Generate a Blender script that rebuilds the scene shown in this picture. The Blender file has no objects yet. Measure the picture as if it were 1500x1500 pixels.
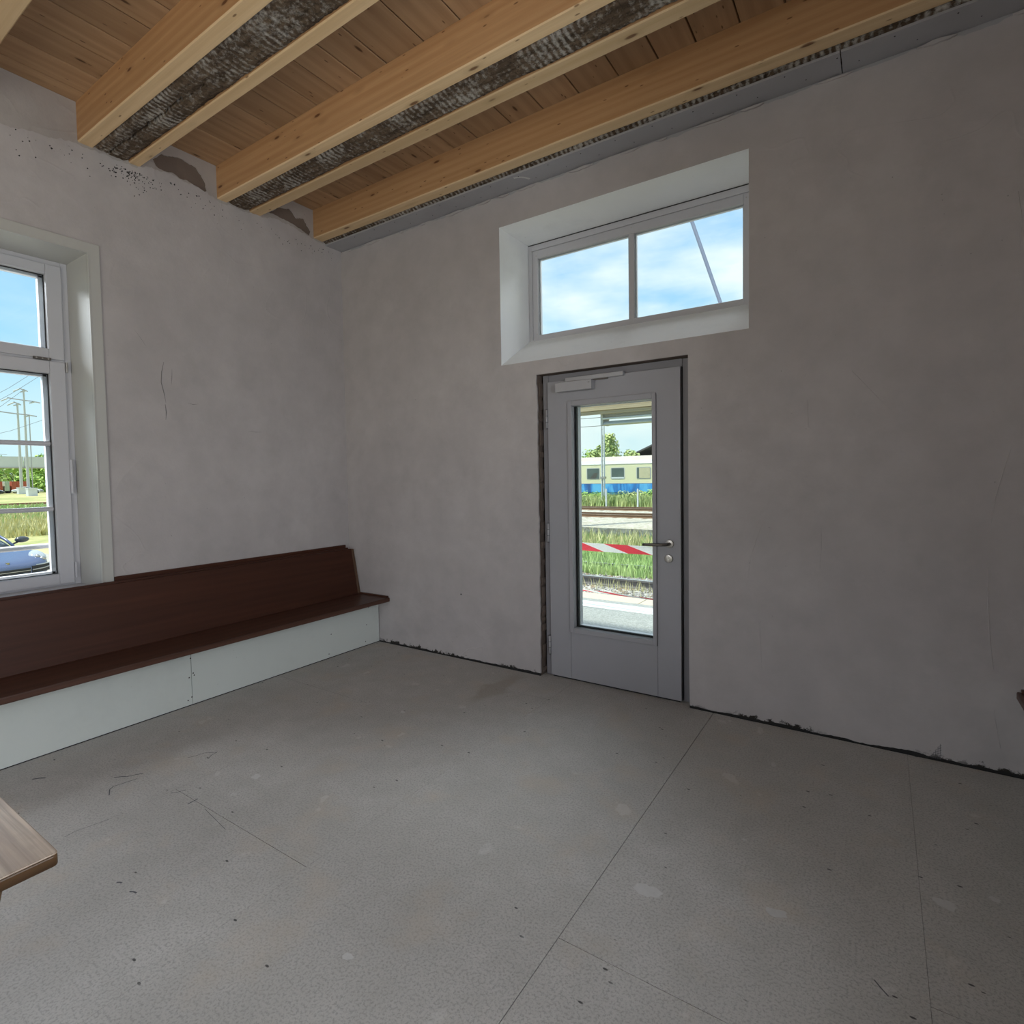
import bpy, bmesh, math, random
from mathutils import Vector, Matrix, noise
from mathutils.geometry import tessellate_polygon
random.seed(7)
S = bpy.context.scene
COL = S.collection

# ------------------------------------------------------------------ camera
r_ = Vector((0.83318341, 0.55274795, -0.01658649))
u_ = Vector((-0.00785727, 0.04182377, 0.99909411))
d_ = Vector((-0.55294093, 0.83229831, -0.03918996))
cam = bpy.data.cameras.new('camera'); co = bpy.data.objects.new('camera', cam); COL.objects.link(co)
m = Matrix.Identity(4)
for i in range(3):
    m[i][0] = r_[i]; m[i][1] = u_[i]; m[i][2] = -d_[i]
m.translation = (4.0723, -3.4092, 1.4445)
co.matrix_world = m
cam.sensor_width = 36; cam.sensor_fit = 'HORIZONTAL'
cam.lens = 814.0 / 1500 * 36
cam.shift_y = -(750 - 729.54) / 1500
cam.clip_start = .02; cam.clip_end = 2000
S.camera = co
S.view_settings.view_transform = 'Standard'
S.view_settings.look = 'None'
S.view_settings.gamma = 1
S.view_settings.use_curve_mapping = False
S.view_settings.exposure = 0.55

# ------------------------------------------------------------------ sky, sun, added fill lamps
SUNDIR = Vector((-.20, -.34, .92)).normalized()
w = bpy.data.worlds.new('sky'); S.world = w; w.use_nodes = True
nt = w.node_tree; nt.nodes.clear()
def N(t, **k):
    n = nt.nodes.new(t)
    for a, b in k.items(): setattr(n, a, b)
    return n
L = lambda a, b: nt.links.new(a, b)
out = N('ShaderNodeOutputWorld'); bg = N('ShaderNodeBackground'); L(bg.outputs[0], out.inputs[0])
tc = N('ShaderNodeTexCoord'); sep = N('ShaderNodeSeparateXYZ'); L(tc.outputs['Generated'], sep.inputs[0])
rp = N('ShaderNodeValToRGB'); L(sep.outputs[2], rp.inputs[0])
e = rp.color_ramp.elements
e[0].position = 0.0; e[0].color = (.62, .86, .93, 1)
e[1].position = 1.0; e[1].color = (.12, .34, .80, 1)
x = e.new(.10); x.color = (.60, .84, .95, 1)
x = e.new(.20); x.color = (.30, .66, .98, 1)
x = e.new(.45); x.color = (.20, .50, .92, 1)
mp = N('ShaderNodeMapping'); mp.inputs['Scale'].default_value = (2.2, 2.2, 6.5); mp.inputs['Location'].default_value = (3.1, .4, 0.3)
L(tc.outputs['Generated'], mp.inputs[0])
no = N('ShaderNodeTexNoise'); no.inputs['Scale'].default_value = 1.7; no.inputs['Detail'].default_value = 6; no.inputs['Roughness'].default_value = .52
L(mp.outputs[0], no.inputs[0])
r2 = N('ShaderNodeValToRGB'); L(no.outputs[0], r2.inputs[0]); r2.color_ramp.elements[0].position = .36; r2.color_ramp.elements[1].position = .60; r2.color_ramp.elements[0].color = (.20, .20, .20, 1)
# clouds are thicker towards the bright side of the sky (+y), thinner to the west (-x)
dt = N('ShaderNodeVectorMath', operation='DOT_PRODUCT'); L(tc.outputs['Generated'], dt.inputs[0]); dt.inputs[1].default_value = (.42, .9, .1)
mr = N('ShaderNodeMapRange'); L(dt.outputs['Value'], mr.inputs[0]); mr.inputs[1].default_value = -.5; mr.inputs[2].default_value = .55
mr.inputs[3].default_value = .08; mr.inputs[4].default_value = 1.0
mm = N('ShaderNodeMath', operation='MULTIPLY'); L(r2.outputs[0], mm.inputs[0]); L(mr.outputs[0], mm.inputs[1])
mx = N('ShaderNodeMix', data_type='RGBA'); L(mm.outputs[0], mx.inputs[0]); L(rp.outputs[0], mx.inputs[6]); mx.inputs[7].default_value = (.88, .98, .98, 1)
L(mx.outputs[2], bg.inputs[0]); bg.inputs[1].default_value = .80

sun = bpy.data.lights.new('sun', 'SUN'); so = bpy.data.objects.new('sun', sun); COL.objects.link(so)
sun.energy = 4.6; sun.angle = math.radians(3); sun.color = (1, .94, .82)
so.rotation_euler = SUNDIR.to_track_quat('Z', 'Y').to_euler()

def area(name, loc, direction, sx, sy, power, color):
    a = bpy.data.lights.new(name, 'AREA'); o = bpy.data.objects.new(name, a); COL.objects.link(o)
    a.shape = 'RECTANGLE'; a.size = sx; a.size_y = sy; a.energy = power; a.color = color
    o.location = loc; o.rotation_euler = Vector(direction).to_track_quat('-Z', 'Y').to_euler()
    return o
# fill lamp added at the unseen window in the right-hand wall
area('fill_right_window', (5.58, -2.55, 1.84), (-1, 0, 0), 1.1, 2.0, 84, (.95, .94, 1))
# fill lamp added high over the yard, shining in by the left window
area('fill_over_yard', (-2.3, -3.4, 4.2), (1.75, .75, -2.45), 2.4, 2.0, 360, (.94, .95, 1))
# another added fill lamp, high over the platform on the door side
area('fill_over_platform', (2.6, 4.2, 6.0), (0, -3.9, -3.2), 3.0, 1.6, 230, (.92, .95, 1))
area('fill_rear_doorway', (1.9, -5.15, 1.35), (0, 1, 0), 1.6, 2.0, 24, (1, .94, .92))  # added fill lamp at the unseen rear doorway

# ------------------------------------------------------------------ geometry helpers
class MB:
    def __init__(s): s.v = []; s.f = []; s.mi = []
    def add(s, vs, fs, mi=0):
        b = len(s.v); s.v += [tuple(q) for q in vs]; s.f += [tuple(b + i for i in f) for f in fs]; s.mi += [mi] * len(fs); return s
    def box(s, x0, x1, y0, y1, z0, z1, mi=0):
        if x0 > x1: x0, x1 = x1, x0
        if y0 > y1: y0, y1 = y1, y0
        return s.add([(x0, y0, z0), (x1, y0, z0), (x1, y1, z0), (x0, y1, z0), (x0, y0, z1), (x1, y0, z1), (x1, y1, z1), (x0, y1, z1)],
                     [(0, 3, 2, 1), (4, 5, 6, 7), (0, 1, 5, 4), (1, 2, 6, 5), (2, 3, 7, 6), (3, 0, 4, 7)], mi)
    def tube(s, pts, rad, n=8, caps=True, mi=0):
        pts = [Vector(p) for p in pts]; rads = rad if isinstance(rad, (list, tuple)) else [rad] * len(pts)
        vs = []
        prev = None
        for i, p in enumerate(pts):
            t = (pts[min(i + 1, len(pts) - 1)] - pts[max(i - 1, 0)]).normalized()
            a = Vector((0, 0, 1)) if abs(t.z) < .9 else Vector((1, 0, 0))
            if prev is not None: a = prev
            b = t.cross(a).normalized(); a = b.cross(t).normalized(); prev = a
            for k in range(n):
                q = 2 * math.pi * k / n
                vs.append(p + (a * math.cos(q) + b * math.sin(q)) * rads[i])
        fs = []
        for i in range(len(pts) - 1):
            for k in range(n):
                fs.append((i * n + k, i * n + (k + 1) % n, (i + 1) * n + (k + 1) % n, (i + 1) * n + k))
        if caps:
            fs.append(tuple(range(n))[::-1]); fs.append(tuple((len(pts) - 1) * n + k for k in range(n)))
        return s.add(vs, fs, mi)
    def cyl(s, c, axis, r, h, n=20, mi=0):
        c = Vector(c); a = Vector({'x': (1, 0, 0), 'y': (0, 1, 0), 'z': (0, 0, 1)}[axis])
        return s.tube([c - a * h / 2, c + a * h / 2], r, n, True, mi)
    def prism(s, poly, axis, a0, a1, mi=0):
        # poly: 2-D points in the two other axes (order x,y,z without axis)
        f = {'x': lambda a, p: (a, p[0], p[1]), 'y': lambda a, p: (p[0], a, p[1]), 'z': lambda a, p: (p[0], p[1], a)}[axis]
        n = len(poly); vs = [f(a0, p) for p in poly] + [f(a1, p) for p in poly]
        fs = [tuple(range(n)), tuple(range(2 * n - 1, n - 1, -1))] + [(i, n + i, n + (i + 1) % n, (i + 1) % n) for i in range(n)]
        return s.add(vs, fs, mi)
def wloc(o):
    v = Vector((0, 0, 0))
    while o is not None: v += o.location; o = o.parent
    return v
def build(mb, name, mats, parent=None, bevel=0, smooth=False, local=False, seg=2):
    me = bpy.data.meshes.new(name)
    off = Vector((0, 0, 0)) if (parent is None or local) else wloc(parent)
    me.from_pydata([(a - off.x, b - off.y, c - off.z) for a, b, c in mb.v], [], mb.f)
    mats = mats if isinstance(mats, (list, tuple)) else [mats]
    for q in mats: me.materials.append(q)
    if len(mats) > 1: me.polygons.foreach_set('material_index', mb.mi)
    bm = bmesh.new(); bm.from_mesh(me); bmesh.ops.recalc_face_normals(bm, faces=bm.faces); bm.to_mesh(me); bm.free()
    if smooth: me.polygons.foreach_set('use_smooth', [True] * len(me.polygons))
    me.update()
    o = bpy.data.objects.new(name, me); COL.objects.link(o)
    if parent is not None: o.parent = parent
    if bevel:
        b = o.modifiers.new('bevel', 'BEVEL'); b.width = bevel; b.segments = seg; b.limit_method = 'ANGLE'; b.angle_limit = math.radians(40)
    return o
def struct(o): o['kind'] = 'structure'; return o
def tag(o, label, cat, group=None, kind=None):
    o['label'] = label; o['category'] = cat
    if group: o['group'] = group
    if kind: o['kind'] = kind
    return o
def thing(name, label, cat, loc=(0, 0, 0), group=None):
    o = bpy.data.objects.new(name, None); COL.objects.link(o); o.location = loc; o.empty_display_size = .1
    return tag(o, label, cat, group)
def sempty(name, loc=(0, 0, 0)):
    o = bpy.data.objects.new(name, None); COL.objects.link(o); o.location = loc; return struct(o)
def sheet(loops, fn, d0, d1):
    mb = MB(); flat = [p for l in loops for p in l]
    tr = tessellate_polygon([[Vector((p[0], p[1], 0)) for p in l] for l in loops])
    n = len(flat)
    mb.add([fn(p[0], p[1], d0) for p in flat] + [fn(p[0], p[1], d1) for p in flat],
           [tuple(t) for t in tr] + [tuple(i + n for i in t[::-1]) for t in tr])
    b = 0
    base = 0
    for l in loops:
        k = len(l)
        for i in range(k):
            mb.f.append((base + i, base + (i + 1) % k, base + n + (i + 1) % k, base + n + i)); mb.mi.append(0)
        base += k
    return mb
def rag(p, q, step, amp, freq=6, seed=0):
    # ragged line from p to q (2-D), end points kept out of the result except the first
    p = Vector(p); q = Vector(q); d = q - p; n = max(2, int(d.length / step)); t = Vector((-d.y, d.x)).normalized()
    r = []
    for i in range(n):
        s_ = i / n; c = p + d * s_
        o = noise.noise(Vector((s_ * d.length * freq, seed, 0))) * amp + noise.noise(Vector((s_ * d.length * freq * 4, seed, 5))) * amp * .45 + random.uniform(-1, 1) * amp * .12
        if i == 0: o = 0
        r.append(tuple(c + t * o))
    return r

# ------------------------------------------------------------------ materials
def newmat(name):
    mt = bpy.data.materials.new(name); mt.use_nodes = True; t = mt.node_tree
    return mt, t, t.nodes['Principled BSDF']
def nd(t, ty, ins=None, **k):
    n = t.nodes.new(ty)
    for a, b in k.items(): setattr(n, a, b)
    for a, b in (ins or {}).items():
        if hasattr(b, 'is_linked') or isinstance(b, bpy.types.NodeSocket): t.links.new(b, n.inputs[a])
        else: n.inputs[a].default_value = b
    return n
def ramp(t, fac, stops):
    n = nd(t, 'ShaderNodeValToRGB', {0: fac}); e = n.color_ramp.elements
    for i, (p, c) in enumerate(stops):
        x = e[i] if i < 2 else e.new(p)
        x.position = p; x.color = (*c, 1) if len(c) == 3 else c
    return n.outputs[0]
def g(v): return (v, v, v)
def coords(t, scale=(1, 1, 1), rnd=True, off=(0, 0, 0)):
    c = nd(t, 'ShaderNodeTexCoord').outputs['Object']
    if rnd:
        oi = nd(t, 'ShaderNodeObjectInfo').outputs['Random']
        mu = nd(t, 'ShaderNodeVectorMath', {0: (37.0, 53.0, 71.0)}, operation='SCALE'); t.links.new(oi, mu.inputs['Scale'])
        c = nd(t, 'ShaderNodeVectorMath', {0: c, 1: mu.outputs[0]}, operation='ADD').outputs[0]
    return nd(t, 'ShaderNodeMapping', {0: c, 'Scale': scale, 'Location': off}).outputs[0]
def nz(t, vec, scale, det=4, rough=.55, dist=0, w=None):
    return nd(t, 'ShaderNodeTexNoise', {'Vector': vec, 'Scale': scale, 'Detail': det, 'Roughness': rough, 'Distortion': dist}).outputs[0]
def mix(t, f, a, b, mode='MIX'):
    n = nd(t, 'ShaderNodeMix', data_type='RGBA', blend_type=mode)
    for i, q in ((0, f), (6, a), (7, b)):
        if isinstance(q, bpy.types.NodeSocket): t.links.new(q, n.inputs[i])
        else: n.inputs[i].default_value = q if i == 0 else (*q, 1)
    return n.outputs[2]
def math_(t, op, a, b=0.0, c=None):
    n = nd(t, 'ShaderNodeMath', operation=op)
    for i, q in enumerate((a, b) if c is None else (a, b, c)):
        if isinstance(q, bpy.types.NodeSocket): t.links.new(q, n.inputs[i])
        else: n.inputs[i].default_value = q
    return n.outputs[0]
def bump(t, p, h, strength=.3, dist=.01):
    n = nd(t, 'ShaderNodeBump', {'Height': h, 'Strength': strength, 'Distance': dist}); t.links.new(n.outputs[0], p.inputs['Normal'])
def plain(name, col, rough=.5, metal=0, var=.08, sc=8, bmp=0, spec=None):
    mt, t, p = newmat(name); v = coords(t)
    n = nz(t, v, sc, 5)
    c = mix(t, n, tuple(k * (1 - var) for k in col), tuple(min(1, k * (1 + var)) for k in col))
    t.links.new(c, p.inputs['Base Color']); p.inputs['Roughness'].default_value = rough; p.inputs['Metallic'].default_value = metal
    if spec is not None: p.inputs['Specular IOR Level'].default_value = spec
    if bmp: bump(t, p, nz(t, v, sc * 12, 3), bmp, .002)
    return mt
def wood(name, axis, dark, light, knot=(.12, .05, .02), kn=1.0, rough=.65, grain=1.0, worn=None, spec=.3, fa=.35):
    mt, t, p = newmat(name)
    st = {'x': (.55, 9, 9), 'y': (9, .55, 9), 'z': (9, 9, .55)}[axis]
    v = coords(t, st)
    n1 = nz(t, v, 1.6, 5, .6, .8)
    wv = nd(t, 'ShaderNodeTexWave', {'Vector': coords(t, {'x': (.25, 5, 5), 'y': (5, .25, 5), 'z': (5, 5, .25)}[axis]), 'Scale': 1.6, 'Distortion': 7.0, 'Detail': 3.0, 'Detail Scale': .9}, wave_type='RINGS', rings_direction=axis.upper()).outputs['Fac']
    f = math_(t, 'ADD', math_(t, 'MULTIPLY', n1, 1 - .24 * grain), math_(t, 'MULTIPLY', wv, .24 * grain))
    fine = nz(t, coords(t, {'x': (2, 90, 90), 'y': (90, 2, 90), 'z': (90, 90, 2)}[axis]), 1.5, 3)
    c = ramp(t, f, [(.25, dark), (.75, light)])
    fl = tuple(k * .55 for k in dark)
    if kn:
        ks = {'x': (1.3, 4.2, 4.2), 'y': (4.2, 1.3, 4.2), 'z': (4.2, 4.2, 1.3)}[axis]
        vo = nd(t, 'ShaderNodeTexVoronoi', {'Vector': coords(t, ks), 'Scale': 1.5 * kn, 'Randomness': 1.0})
        k = ramp(t, vo.outputs['Distance'], [(.055, g(1)), (.10, g(0))])
        vd = nd(t, 'ShaderNodeTexVoronoi', {'Vector': coords(t, tuple(q * 2.4 for q in ks)), 'Scale': 1.5 * kn, 'Randomness': 1.0})
        dots = ramp(t, vd.outputs['Distance'], [(.06, g(.85)), (.11, g(0))])
        c = mix(t, dots, c, knot)
        halo = ramp(t, vo.outputs['Distance'], [(.06, g(.5)), (.22, g(0))])
        c = mix(t, halo, c, tuple(q * .7 for q in dark)); c = mix(t, k, c, knot)
    oi = nd(t, 'ShaderNodeObjectInfo').outputs['Random']
    hv = nd(t, 'ShaderNodeHueSaturation', {'Color': c, 'Value': math_(t, 'ADD', math_(t, 'MULTIPLY', oi, .28), .86), 'Saturation': 1.0})
    c = hv.outputs[0]
    if worn:
        wn = ramp(t, nz(t, coords(t, (1.2, 1.2, 1.2) if axis != 'y' else (2.5, .8, 1)), 2.2, 5, .65), [(.46, g(0)), (.62, g(1))])
        c = mix(t, wn, c, worn)
    c = mix(t, math_(t, 'MULTIPLY', ramp(t, fine, [(.3, g(0)), (.7, g(1))]) if fa > .4 else fine, fa), c, fl)
    t.links.new(c, p.inputs['Base Color']); p.inputs['Roughness'].default_value = rough; p.inputs['Specular IOR Level'].default_value = spec
    bump(t, p, math_(t, 'ADD', f, math_(t, 'MULTIPLY', fine, .5)), .25, .002)
    return mt
def plaster(name, base, tint, dirt=.12, lower_dirt=False, rel=1.0):
    mt, t, p = newmat(name); v = coords(t, rnd=False)
    big = nz(t, v, .8, 4, .6, .3); mid = nz(t, v, 5, 6, .62); fine = nz(t, v, 60, 4, .6)
    c = mix(t, ramp(t, big, [(.35, g(0)), (.65, g(1))]), base, tint)
    c = mix(t, ramp(t, mid, [(.35, g(0)), (.8, g(dirt * 2.2))]), c, tuple(k * .72 for k in base))
    c = mix(t, ramp(t, nz(t, v, 1.9, 6, .7), [(.52, g(0)), (.72, g(.35))]), c, tuple(k * .78 for k in tint))
    # small dark specks
    vo = nd(t, 'ShaderNodeTexVoronoi', {'Vector': v, 'Scale': 16.0}).outputs['Distance']
    sp = ramp(t, vo, [(.03, g(.55)), (.055, g(0))])
    sm = ramp(t, nz(t, v, 1.3, 3), [(.5, g(0)), (.62, g(1))])
    c = mix(t, math_(t, 'MULTIPLY', sp, sm), c, (.05, .045, .04))
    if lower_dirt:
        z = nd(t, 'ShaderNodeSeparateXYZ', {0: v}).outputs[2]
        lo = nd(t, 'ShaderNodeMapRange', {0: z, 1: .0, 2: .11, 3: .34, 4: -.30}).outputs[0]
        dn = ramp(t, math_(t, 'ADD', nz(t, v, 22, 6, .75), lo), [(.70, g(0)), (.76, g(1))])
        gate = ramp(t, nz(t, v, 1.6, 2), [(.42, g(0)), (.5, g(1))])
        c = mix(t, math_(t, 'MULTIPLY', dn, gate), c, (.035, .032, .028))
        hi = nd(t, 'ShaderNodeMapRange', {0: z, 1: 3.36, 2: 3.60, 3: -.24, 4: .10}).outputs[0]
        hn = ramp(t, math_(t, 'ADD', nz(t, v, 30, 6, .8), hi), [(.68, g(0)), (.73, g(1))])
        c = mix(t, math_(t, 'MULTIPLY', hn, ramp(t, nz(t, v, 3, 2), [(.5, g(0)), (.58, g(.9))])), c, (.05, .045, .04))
        up = ramp(t, math_(t, 'ADD', z, math_(t, 'MULTIPLY', mid, .25)), [(0, g(0)), (1, g(0))])
    t.links.new(c, p.inputs['Base Color']); p.inputs['Roughness'].default_value = .88; p.inputs['Specular IOR Level'].default_value = .25
    # trowel ridges: thin contour lines of a noise field, here and there
    cn = nz(t, v, 1.7, 2, .5, .6)
    ln = ramp(t, math_(t, 'ABSOLUTE', math_(t, 'SUBTRACT', cn, .5)), [(0, g(1)), (.012, g(0))])
    lg = ramp(t, nz(t, v, 1.2, 2), [(.52, g(0)), (.6, g(1))])
    h = math_(t, 'ADD', math_(t, 'MULTIPLY', mid, .8), math_(t, 'MULTIPLY', fine, .16))
    h = math_(t, 'ADD', h, math_(t, 'MULTIPLY', math_(t, 'MULTIPLY', ln, lg), .25))
    bump(t, p, h, .35 * rel, .012)
    return mt

M = {}
M['plaster'] = plaster('wall_plaster', (.545, .515, .512), (.475, .446, .446), .30, True)
M['plaster_up'] = plaster('upper_wall_plaster', (.47, .44, .42), (.36, .31, .28), .22, rel=1.6)
M['plaster_mark'] = plain('plaster_smudge', (.20, .19, .185), .9)
M['mortar'] = plaster('old_mortar', (.20, .155, .13), (.16, .125, .105), .3, rel=1.5)
M['reveal'] = plaster('reveal_paint', (.88, .89, .89), (.84, .86, .88), .04, rel=.7)
M['gypsum'] = plaster('grey_gypsum_board', (.40, .40, .42), (.37, .365, .38), .05, rel=.15)
M['kick'] = plaster('pale_gypsum_board', (.66, .70, .67), (.64, .68, .65), .03, rel=.12)
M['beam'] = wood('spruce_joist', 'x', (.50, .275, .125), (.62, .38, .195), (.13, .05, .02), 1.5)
M['beam_lit'] = wood('spruce_joist_lit_underside', 'x', (.68, .47, .26), (.79, .59, .36), (.16, .07, .03), 1.3)  # paler copy of the joist wood: light from below painted on the undersides
M['plank'] = wood('spruce_plank', 'y', (.36, .215, .115), (.50, .325, .185), (.08, .035, .012), 1.5)
M['bench'] = wood('varnished_bench_wood', 'y', (.044, .013, .006), (.078, .025, .012), kn=0, rough=.5, spec=.3, grain=.5)
M['seat'] = wood('worn_bench_seat', 'y', (.060, .026, .017), (.115, .052, .034), kn=0, rough=.40, spec=.4)
M['bench_light'] = wood('bare_bench_end', 'z', (.11, .065, .04), (.20, .12, .075), kn=0, rough=.6)
M['table'] = wood('worn_table_top', 'x', (.36, .25, .17), (.74, .60, .46), kn=0, rough=.36, worn=(.46, .34, .25), spec=.5, fa=.62)
M['table_edge'] = wood('table_edge_varnish', 'y', (.07, .035, .015), (.20, .11, .05), kn=0, rough=.4)
M['white'] = plain('white_window_paint', (.52, .52, .55), .45, var=.03)
M['lining'] = plain('cream_lining_paint', (.50, .50, .475), .5, var=.03)
M['door'] = plain('grey_door_paint', (.36, .36, .385), .5, var=.03, bmp=.1)
M['doorframe'] = plain('grey_frame_paint', (.235, .23, .25), .5, var=.03)
M['closer'] = plain('closer_metal', (.45, .45, .47), .4, .2)
M['steel'] = plain('dark_steel', (.16, .145, .13), .32, .8)
M['steel2'] = plain('brushed_steel', (.45, .43, .40), .35, .85)
M['black'] = plain('black_rubber_and_shadow', (.012, .012, .013), .6)
M['hole'] = plain('screw_hole', (.02, .02, .02), .9)  # also paints the shade at the far wall foot
M['scuff'] = plain('pencil_grey', (.10, .10, .11), .8)
M['dab'] = plain('floor_filler', (.52, .51, .495), .8, var=.12, sc=60)
M['putty'] = plain('pale_filler', (.60, .60, .58), .9)
def glass():
    mt = bpy.data.materials.new('window_glass'); mt.use_nodes = True; t = mt.node_tree; t.nodes.clear()
    o = nd(t, 'ShaderNodeOutputMaterial'); tr = nd(t, 'ShaderNodeBsdfTransparent', {0: (.96, .985, .98, 1)}); gl = nd(t, 'ShaderNodeBsdfGlossy', {'Roughness': .01})
    lw = nd(t, 'ShaderNodeFresnel', {'IOR': 1.35}); mxs = nd(t, 'ShaderNodeMixShader', {0: lw.outputs[0], 1: tr.outputs[0], 2: gl.outputs[0]})
    t.links.new(mxs.outputs[0], o.inputs[0]); return mt
M['glass'] = glass()

def floor_mat():
    mt, t, p = newmat('floor_board'); v = coords(t, rnd=False)
    big = nz(t, v, .9, 5, .6, .4); mid = nz(t, v, 7, 6, .65); fine = nz(t, v, 120, 3, .75)
    c = mix(t, ramp(t, big, [(.35, g(0)), (.65, g(1))]), (.525, .505, .485), (.465, .445, .42))
    c = mix(t, ramp(t, mid, [(.3, g(0)), (.75, g(.7))]), c, (.38, .365, .335))
    c = mix(t, ramp(t, fine, [(.38, g(.75)), (.52, g(0))]), c, (.28, .27, .255))
    c = mix(t, ramp(t, nz(t, v, 3.1, 4, .6), [(.54, g(0)), (.72, g(.5))]), c, (.47, .40, .32))
    # dark chips and pale filler dabs
    vo = nd(t, 'ShaderNodeTexVoronoi', {'Vector': nd(t, 'ShaderNodeMapping', {0: v, 'Scale': (1, 2.2, 1), 'Rotation': (0, 0, .6)}).outputs[0], 'Scale': 7.0}).outputs['Distance']
    ch = math_(t, 'MULTIPLY', ramp(t, vo, [(.05, g(1)), (.065, g(0))]), ramp(t, nz(t, v, 2.3, 2), [(.42, g(0)), (.48, g(.9))]))
    c = mix(t, ch, c, (.035, .035, .035))
    dab = ramp(t, nz(t, v, 6.2, 3, .5, .2), [(.68, g(0)), (.71, g(.28))])
    c = mix(t, dab, c, (.66, .66, .64))
    # faint pencil-like scratches
    cn = nz(t, v, 1.1, 1, .4, .3)
    ln = ramp(t, math_(t, 'ABSOLUTE', math_(t, 'SUBTRACT', cn, .47)), [(0, g(.7)), (.0022, g(0))])
    
    # water stain in front of the door
    sx = nd(t, 'ShaderNodeVectorMath', {0: nd(t, 'ShaderNodeVectorMath', {0: v, 1: nd(t, 'ShaderNodeVectorMath', {0: nd(t, 'ShaderNodeTexNoise', {'Vector': v, 'Scale': 6.0}).outputs['Color'], 1: (.16, .16, 0)}, operation='MULTIPLY').outputs[0]}, operation='ADD').outputs[0], 1: (1.97, -.27, 0)}, operation='SUBTRACT').outputs[0]
    ln2 = nd(t, 'ShaderNodeVectorMath', {0: nd(t, 'ShaderNodeVectorMath', {0: sx, 1: (10, 3.2, 0)}, operation='MULTIPLY').outputs[0]}, operation='LENGTH').outputs['Value']
    c = mix(t, ramp(t, ln2, [(.6, g(.55)), (1.0, g(0))]), c, (.30, .26, .21))
    t.links.new(c, p.inputs['Base Color']); p.inputs['Roughness'].default_value = .62; p.inputs['Specular IOR Level'].default_value = .35
    bump(t, p, math_(t, 'ADD', mid, math_(t, 'MULTIPLY', fine, .3)), .08, .003)
    return mt
M['floor'] = floor_mat()
def oldwood():
    mt, t, p = newmat('old_limed_timber'); v = coords(t, (1, 1, 1))
    lath = nd(t, 'ShaderNodeTexWave', {'Vector': v, 'Scale': 9.0, 'Distortion': 2.2, 'Detail': 3.0, 'Detail Scale': 2.0}, wave_type='BANDS', bands_direction='X').outputs['Fac']
    a = nz(t, v, 28, 6, .75); b = nz(t, v, 4, 4, .6)
    c = ramp(t, nz(t, coords(t, (2, 18, 18)), 2, 5), [(.3, (.07, .050, .036)), (.7, (.20, .145, .10))])
    k = math_(t, 'ADD', math_(t, 'MULTIPLY', a, .66), math_(t, 'ADD', math_(t, 'MULTIPLY', math_(t, 'MULTIPLY', lath, ramp(t, nz(t, v, 1.4, 3), [(.45, g(.25)), (.6, g(1))])), .16), math_(t, 'MULTIPLY', b, .34)))
    c = mix(t, ramp(t, k, [(.52, g(0)), (.66, g(.95))]), c, (.50, .47, .43))
    c = mix(t, ramp(t, nz(t, v, 55, 3, .7), [(.5, g(0)), (.68, g(.7))]), c, (.03, .024, .02))
    t.links.new(c, p.inputs['Base Color']); p.inputs['Roughness'].default_value = .95; p.inputs['Specular IOR Level'].default_value = .1
    bump(t, p, math_(t, 'ADD', k, a), .8, .012)
    return mt
M['old'] = oldwood()

# ------------------------------------------------------------------ room shell
W, D = 5.12, 5.10          # room width (x) and depth (y from 0 to -D)
ZP = 3.752                 # underside of the ceiling planks
TH = .5
fnY = lambda a, b, d: (a, d, b)        # far wall: a = x, b = z, depth = +y
fnX = lambda a, b, d: (-d, a, b)       # left wall: a = y, depth = -x
fnXr = lambda a, b, d: (W + d, a, b)
fnYr = lambda a, b, d: (a, -D - d, b)
def rect(a0, a1, b0, b1): return [(a0, b0), (a1, b0), (a1, b1), (a0, b1)]

DX0, DX1, DZ = 2.029, 3.097, 2.16
TX0, TX1, TZ0, TZ1 = 1.733, 3.440, 2.261, 3.259
WY0, WY1, WZ0, WZ1 = -3.15, -1.947, .785, 2.859
# cores (old mortar) and plaster coats
core = sheet([rect(-TH, W + TH, -.9, 4.0), rect(DX0 - .001, DX1 + .001, -.02, DZ + .001), rect(TX0 - .0035, TX1 + .0035, TZ0 - .0035, TZ1 + .0035)], fnY, .014, TH)
wall_far = struct(build(core, 'wall_far', M['mortar']))
# outer loop of the far plaster: foot stops just above the floor, ragged; top ragged under the gypsum strip
foot1 = rag((0.0, .006), (DX0 - .004, .016), .012, .012, 5, 3)
foot1 = [(a, max(.002, b)) for a, b in foot1]
foot2 = [(a, max(.003, b)) for a, b in rag((DX1 + .004, .012), (W, .015), .012, .013, 5, 9)]
jl = rag((DX0 + .004, .016), (DX0 + .004, DZ), .03, .010, 7, 21)
top = rag((W, 3.470), (0, 3.478), .02, .022, 5, 14)
outer = foot1 + jl[:-1] + [(DX0, DZ), (DX1, DZ), (DX1, .3), (DX1 + .003, .012)] + foot2[1:] + [(W, .02)] + top + [(0, 3.478)]
pl = sheet([outer, rect(TX0 - .0005, TX1 + .0005, TZ0 - .0005, TZ1 + .0005)], fnY, 0, .014)
build(pl, 'plaster', M['plaster'], wall_far)
build(MB().box(0.0, DX0 - .002, .004, .0138, -.01, .03).box(DX1 + .002, W, .004, .0138, -.01, .034), 'base_gap_shade', M['hole'], wall_far)  # black strips paint the shade in the gap at the wall foot
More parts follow.
